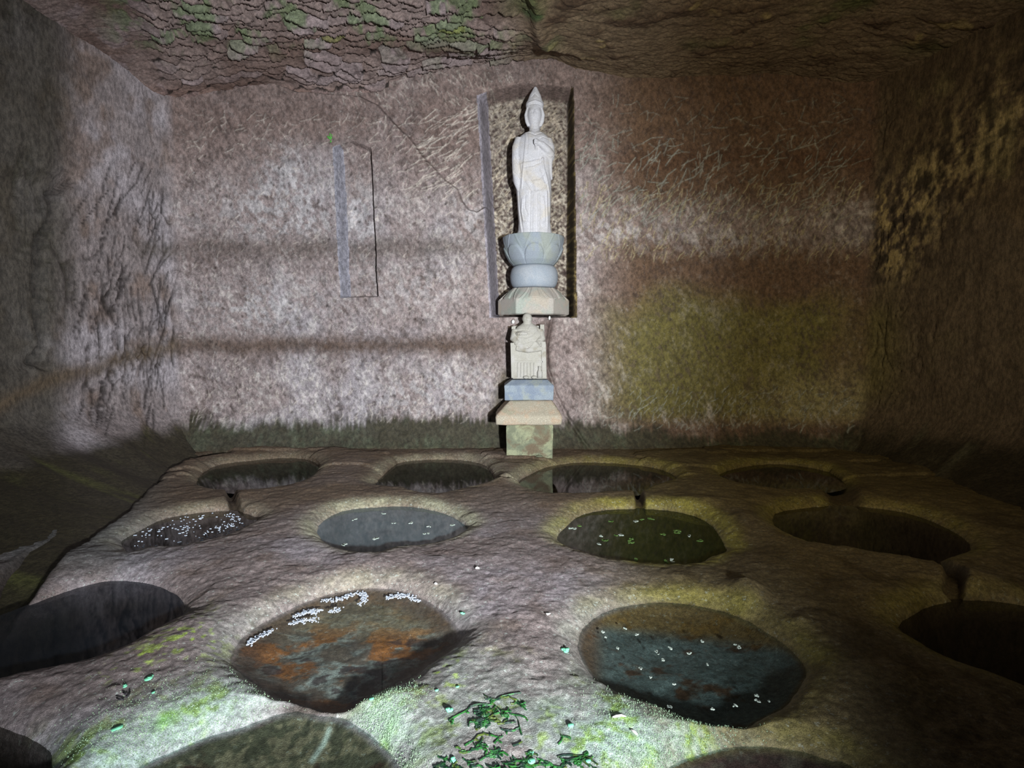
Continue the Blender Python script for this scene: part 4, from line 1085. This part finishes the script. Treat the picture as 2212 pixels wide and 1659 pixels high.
bits = {
 ('grey-blue second-row pool', 'B2'): [(767, 1122), (828, 1110), (852, 1131), (887, 1130), (978, 1135), (812, 1163), (744, 1177), (879, 1178), (919, 1179), (918, 1154), (928, 1139)],
 ('dark green pool', 'B3'): [(1240, 1141), (1254, 1137), (1320, 1127), (1373, 1125), (1388, 1122), (1404, 1120), (1297, 1159), (1310, 1168), (1328, 1158), (1345, 1156), (1365, 1163), (1362, 1172), (1295, 1176), (1433, 1154), (1463, 1151), (1492, 1157), (1509, 1168), (1372, 1209), (1458, 1210), (1440, 1216), (1465, 1147)],
 ('clear blue-grey pool', 'C3'): [(1303, 1365), (1309, 1377), (1333, 1400), (1350, 1358), (1376, 1371), (1416, 1408), (1424, 1414), (1432, 1427), (1448, 1402), (1449, 1403), (1488, 1412), (1490, 1413), (1529, 1436), (1592, 1395), (1596, 1400), (1405, 1465), (1458, 1480), (1515, 1385), (1385, 1445), (1635, 1504), (1638, 1515), (1660, 1513), (1587, 1527), (1540, 1533), (1445, 1527)]}
for (nm_, k), pts in bits.items():
    for j, (a, b) in enumerate(pts):
        q = w_at(a, b); bm = bmesh.new(); s0 = {'B2': 1.0, 'B3': 1.1, 'C3': .42}[k]
        for _ in range(random.randint(2, 4)): flake(bm, q[0] + random.gauss(0, .007) * s0, q[1] + random.gauss(0, .007) * s0, WATER + .0015, random.uniform(.004, .009) * s0, stretch=1.6)
        gre = k == 'B3' and j % 3 != 0
        o = bm_obj('leaf_bit', bm, M_DUCK if gre else M_BIT, smooth=False); recenter(o)
        same = [q_ for jj, q_ in enumerate(pts) if (k == 'B3' and jj % 3 != 0) == gre]
        ext = {'nearest the left rim of': min(same), 'nearest the right rim of': max(same), 'closest to the back rim of': min(same, key=lambda q_: q_[1]), 'closest to the front rim of': max(same, key=lambda q_: q_[1])}
        where = [w_ for w_, q_ in ext.items() if q_ == (a, b)]
        tag(o, ('tiny green' if gre else 'tiny pale') + ' leaf bit floating ' + (where[0] if where else 'well inside') + ' the ' + nm_, 'leaf', ('green' if gre else 'pale') + ' leaf bits floating on the ' + nm_)

# ------------------------------------------------------------------ plants and litter on the rock
M_LIV = stone_material('dark_green_thallus', lin(22, 44, 34), lin(40, 98, 40), lin(72, 84, 34), 55, 300, 0.5, (0.42, 0.6), 0.2)
M_LEAF = plain('mint_green_leaf', lin(130, 214, 170), 0.5, 0.12)
M_TWIG = plain('dark_stem', lin(44, 40, 44), 0.6, 0.2)
M_PALE = plain('pale_chip', lin(214, 206, 200), 0.6, 0.12)
def ribbon(bm, pts, w0, w1, lift=.0035):
    """flat lobed strip lying on the rock with thickness"""
    P_ = [on_floor(*p) for p in pts]; L, R = [], []
    n = len(P_)
    for i, p in enumerate(P_):
        a, b = P_[max(i - 1, 0)], P_[min(i + 1, n - 1)]; t = np.array([b[0] - a[0], b[1] - a[1]]); t /= np.linalg.norm(t) + 1e-9
        w_ = (w0 + (w1 - w0) * i / max(n - 1, 1)) * random.uniform(0.7, 1.35)
        nx_, ny_ = -t[1] * w_, t[0] * w_; z0 = max(floor_z(p[0], p[1]), WATER) + lift * random.uniform(.6, 1.4)
        L.append((p[0] + nx_, p[1] + ny_, z0)); R.append((p[0] - nx_, p[1] - ny_, z0 + .001))
    tl = [bm.verts.new(q) for q in L]; tr = [bm.verts.new(q) for q in R]
    tm = [bm.verts.new(((a[0] + b[0]) / 2, (a[1] + b[1]) / 2, a[2] + .0018)) for a, b in zip(L, R)]
    bl = [bm.verts.new((q[0], q[1], q[2] - .006)) for q in L]; br = [bm.verts.new((q[0], q[1], q[2] - .006)) for q in R]
    for i in range(n - 1):
        bm.faces.new((tl[i], tm[i], tm[i + 1], tl[i + 1])); bm.faces.new((tm[i], tr[i], tr[i + 1], tm[i + 1]))
        bm.faces.new((tl[i], tl[i + 1], bl[i + 1], bl[i])); bm.faces.new((tr[i + 1], tr[i], br[i], br[i + 1]))
    bm.faces.new((tl[0], bl[0], br[0], tr[0], tm[0])); bm.faces.new((tl[-1], tm[-1], tr[-1], br[-1], bl[-1]))
def grow(bm, a, b, ang, length, w_, depth_):
    pts = [(a, b)]; n = max(3, int(length / 5))
    for _ in range(n):
        ang += random.gauss(0, .42); a += 4.6 * math.cos(ang); b += 4.6 * math.sin(ang) * 0.55; pts.append((a, b))
        if depth_ > 0 and random.random() < 0.34: grow(bm, a, b, ang + random.choice((-1, 1)) * random.uniform(.6, 1.2), length * random.uniform(.3, .5), w_, depth_ - 1)
    ribbon(bm, pts, w_ * .15, w_ * random.uniform(.22, .55), .0012)
def liver(label, starts, seed):
    random.seed(seed); bm = bmesh.new()
    for s0 in starts:
        if len(s0) == 2 and isinstance(s0[0], tuple): pass
        if isinstance(s0[0], tuple): ribbon(bm, list(s0), .0007, .0016, .0012)
        else: grow(bm, *s0)
    o = bm_obj('liverwort', bm, M_LIV, smooth=False); recenter(o); tag(o, label, 'liverwort', 'dark green liverworts on the rock')
liver('dark green liverwort forming the arched upper strand, right half', [((1126, 1498), (1112, 1499), (1098, 1502), (1085, 1505), (1070, 1513), (1060, 1520)), (1085, 1508, 2.4, 45, .0036, 2), (1098, 1503, 1.2, 30, .003, 1), (1112, 1516, .5, 36, .003, 1), ((1112, 1516), (1122, 1522), (1131, 1528), (1137, 1534))], 1)
liver('dark green liverwort strand trailing to the lower left end', [((1053, 1523), (1040, 1522), (1028, 1523), (1016, 1527), (1010, 1534), (1000, 1540), (988, 1546), (978, 1552), (970, 1558)), (972, 1554, 1.9, 18, .004, 1), ((978, 1552), (974, 1560), (976, 1565)), (1006, 1536, 1.3, 14, .003, 0)], 2)
liver('bushy dark green liverwort in the middle of the patch', [(1062, 1521, 2.2, 60, .0042, 2), (1070, 1524, 1.8, 60, .0042, 2), (1050, 1530, 1.9, 60, .004, 2), (1080, 1540, 2.4, 60, .0042, 2), (1040, 1548, 1.8, 45, .0042, 2), (1072, 1552, 2.5, 55, .0045, 2), (1033, 1562, 2.0, 40, .0045, 2), (1060, 1566, 2.6, 40, .005, 1), (1075, 1530, .6, 40, .003, 1)], 3)
liver('bluish dark liverwort with forked tips, right of the bushy one', [((1100, 1542), (1112, 1545), (1126, 1547), (1136, 1551), (1140, 1557)), ((1114, 1548), (1120, 1558), (1122, 1568), (1124, 1578), (1127, 1588)), (1114, 1560, 2.7, 30, .0045, 1), (1122, 1574, 2.9, 36, .004, 1), (1082, 1545, .1, 40, .003, 1)], 4)
liver('olive liverwort with a wishbone fork below the bushy patch', [((1044, 1584), (1052, 1588), (1064, 1590), (1058, 1584)), ((1028, 1598), (1012, 1606), (1004, 1611)), (1026, 1598, 1.2, 16, .005, 0), ((1026, 1598), (1032, 1590), (1045, 1586)), ((1044, 1594), (1040, 1602), (1033, 1610)), (1064, 1590, .4, 24, .003, 1), ((1082, 1592), (1074, 1600), (1068, 1606)), (1074, 1600, 1.2, 14, .006, 0)], 5)
liver('lone thin dark liverwort sprig to the right of the patch', [((1212, 1588), (1216, 1594), (1212, 1602), (1206, 1608)), ((1212, 1592), (1222, 1592), (1234, 1596))], 6)
liver('short thin dark sprig between the forked plants and the bottom mat', [((1128, 1603), (1120, 1608), (1108, 1612))], 16)
liver('dense green liverwort mat at the bottom, left end', [(992, 1626, .4, 50, .0042, 2), (960, 1640, .3, 60, .0042, 2), (952, 1650, .1, 70, .004, 2), (1000, 1640, .4, 50, .0042, 2), ((983, 1616), (990, 1615), (995, 1618)), (975, 1655, .0, 60, .004, 2)], 7)
liver('dense green liverwort mat at the bottom centre', [(1058, 1622, .3, 50, .0042, 2), (1035, 1644, .05, 60, .0045, 2), (1050, 1654, .0, 70, .004, 2), (1085, 1650, .1, 50, .004, 2), ((1060, 1626), (1075, 1629), (1088, 1626), (1098, 1632)), (1100, 1656, -.1, 50, .004, 2)], 8)
liver('dense green liverwort mat at the bottom with a round leaf in it', [(1135, 1628, .4, 50, .0048, 2), (1150, 1624, 1.3, 40, .0048, 2), (1120, 1645, .1, 60, .0042, 2), (1140, 1655, -.1, 60, .0042, 2), (1160, 1640, .2, 40, .004, 1), (1130, 1638, .8, 40, .004, 1)], 9)
liver('trailing green liverwort strand at the bottom, right end', [((1204, 1636), (1218, 1632), (1234, 1632), (1250, 1635), (1264, 1634), (1276, 1642), (1292, 1652)), (1210, 1640, .3, 50, .0042, 2), (1240, 1640, .2, 55, .004, 2), (1190, 1655, .0, 60, .004, 2), (1270, 1652, .2, 40, .004, 1)], 10)
random.seed(77)
def leaf(a, b, r, label, mat=None, blades=1, name='round_leaf', cat='leaf', group=None):
    bm = bmesh.new(); p = on_floor(a, b)
    for k in range(blades):
        dx, dy = (0, 0) if k == 0 else (random.uniform(-1, 1) * r * 1.1, random.uniform(-1, 1) * r * 1.3)
        n = 12; z0 = floor_z(p[0], p[1]) + .002 + .0015 * k; rr = r * (1 if k == 0 else .75)
        tilt = random.uniform(.05, .22)
        t_ = [bm.verts.new((p[0] + dx + rr * math.cos(q) * (1 + .12 * math.cos(q)), p[1] + dy + rr * math.sin(q), z0 + tilt * rr * (1 + math.sin(q)) )) for q in [2 * math.pi * i / n for i in range(n)]]
        c_ = bm.verts.new((p[0] + dx, p[1] + dy, z0 + tilt * rr - rr * .15)); cb = bm.verts.new((p[0] + dx, p[1] + dy, z0 + tilt * rr - rr * .15 - .0015))
        b_ = [bm.verts.new(v_.co - Vector((0, 0, .0015))) for v_ in t_]
        for i in range(n):
            j = (i + 1) % n; bm.faces.new((c_, t_[i], t_[j])); bm.faces.new((cb, b_[j], b_[i])); bm.faces.new((t_[i], b_[i], b_[j], t_[j]))
        tube(bm, [(p[0] + dx, p[1] + dy, z0 - .006), (p[0] + dx, p[1] + dy, z0 + tilt * rr - rr * .15)], .0008, 5)
    o = bm_obj(name, bm, mat or M_LEAF); recenter(o); tag(o, label, cat, group)
leaf(972, 1535, .0070, 'mint-green round leaf cluster left of the liverwort arch', blades=3)
leaf(1232, 1568, .0070, 'single mint-green round leaf right of the liverwort patch')
leaf(802, 1510, .0060, 'mint-green leaf on the front rim of the mottled pool')
leaf(320, 1467, .0095, 'bright mint leaf with a dark edge on the left slab', blades=2)
leaf(270, 1484, .0048, 'tiny bluish leaf left of the dark stems on the left slab', blades=2)
leaf(331, 1497, .0040, 'tiny mint leaf below the bright leaf on the left slab')
leaf(256, 1572, .0085, 'light green leaf tuft near the bottom of the left slab', blades=3)
leaf(1000, 1325, .0070, 'small green leaf by the right rim of the mottled pool', blades=2)
leaf(1222, 1408, .0080, 'small green leaf by the left rim of the clear blue-grey pool', blades=3)
leaf(988, 1484, .0045, 'tiny pale leaf between the two front pools')
leaf(943, 1492, .0045, 'tiny mint leaf on the slab right of the mottled pool rim')
leaf(1146, 1627, .0065, 'round pale leaf standing in the bottom green mat')
leaf(1147, 1646, .0080, 'larger round pale leaf at the bottom edge of the green mat')
leaf(1270, 1645, .0055, 'round pale leaf at the right end of the bottom mat')
leaf(978, 1644, .0060, 'pale green leaf pair on the left bottom mat', blades=2)
# green tuft on the back wall
bm = bmesh.new(); p = on_y(712, 298, YB - .02)
for k in range(16): ball(bm, (p[0] + random.gauss(0, .009), p[1] + random.gauss(0, .006), p[2] + random.gauss(0, .014)), (.006, .006, .007), 6)
o = bm_obj('moss_tuft', bm, plain('bright_moss', lin(96, 176, 76), .7, .3, 120)); recenter(o); tag(o, 'tiny bright green moss tuft on the wall above the small recess', 'moss')
# stems on the left slab
for pts, lab in [([(266, 1500), (272, 1505), (276, 1503)], 'short dark stem left on the left slab'), ([(274, 1512), (280, 1504), (281, 1498)], 'short dark stem right on the left slab'), ([(252, 1512), (260, 1516), (268, 1517)], 'flat dark leaf scrap on the left slab')]:
    bm = bmesh.new(); tube(bm, [tuple(on_floor(*p)[:2]) + (floor_z(*on_floor(*p)[:2]) + .006,) for p in pts], .0018, 6); o = bm_obj('stem', bm, M_TWIG); recenter(o); tag(o, lab, 'twig')
# chips
def chip(pts, r, lab, name='chip', cat='stone', mat=None):
    bm = bmesh.new(); tube(bm, [tuple(on_floor(*p)[:2]) + (floor_z(*on_floor(*p)[:2]) + r * .8,) for p in pts], [r * .5] + [r] * (len(pts) - 2) + [r * .5], 8)
    o = bm_obj(name, bm, mat or M_PALE); recenter(o); tag(o, lab, cat)
chip([(1027, 1230), (1031, 1228.5), (1035, 1230)], .0055, 'small white chip on the centre path beyond the mottled pool')
chip([(1178, 1326), (1183, 1329), (1189, 1327)], .004, 'thin white crescent shard on the centre path')
chip([(1323, 1551), (1331, 1549), (1342, 1547), (1352, 1549)], .0030, 'pale broken twig on the slab before the clear pool', 'twig', 'twig')
chip([(1321, 1540), (1322, 1547), (1324, 1551)], .0012, 'fine dark twig end standing beside the pale twig', 'twig', 'twig', M_TWIG)
chip([(1362, 1578), (1370, 1583), (1377, 1589)], .0035, 'pale splinter in front of the pale twig', 'splinter', 'twig')
chip([(938, 1262), (941, 1262), (944, 1263)], .005, 'tiny pale pebble behind the mottled pool', 'pebble')
# mossy algae tufts: short fuzz of grains on the bright rims
random.seed(5)
M_FUZZ = plain('algae_grains', lin(150, 176, 140), .6, .35, 200)
bm = bmesh.new(); made = 0
zones = [((300, 1545), (590, 1500), 60), ((750, 1545), (860, 1659), 40), ((1300, 1520), (1600, 1600), 50), ((200, 1600), (480, 1570), 50), ((1300, 1590), (1480, 1640), 40), ((880, 1490), (780, 1560), 30)]
while made < 9000:
    (a0, b0), (a1, b1), wd = random.choice(zones); t = random.random()
    a = a0 + (a1 - a0) * t + random.gauss(0, wd); b = b0 + (b1 - b0) * t + random.gauss(0, wd * .6)
    p = on_z(a, b, FLOOR); z0 = floor_z(p[0], p[1])
    if z0 < WATER + .004 or p[1] < 1.0: continue
    r = random.uniform(.0005, .0013); h = r * random.uniform(1.0, 2.6); made += 1
    an = random.uniform(0, 6.28); lx, ly = random.gauss(0, r), random.gauss(0, r)
    bs = [bm.verts.new((p[0] + r * math.cos(an + q * 2.094), p[1] + r * math.sin(an + q * 2.094), z0 - .001)) for q in range(3)]
    tp = bm.verts.new((p[0] + lx, p[1] + ly, z0 + h))
    for q in range(3): bm.faces.new((bs[q], bs[(q + 1) % 3], tp))
o = bm_obj('algae', bm, M_FUZZ, smooth=False); tag(o, 'fuzzy pale green algae growing on the nearest slabs of rock', 'algae', kind='stuff')
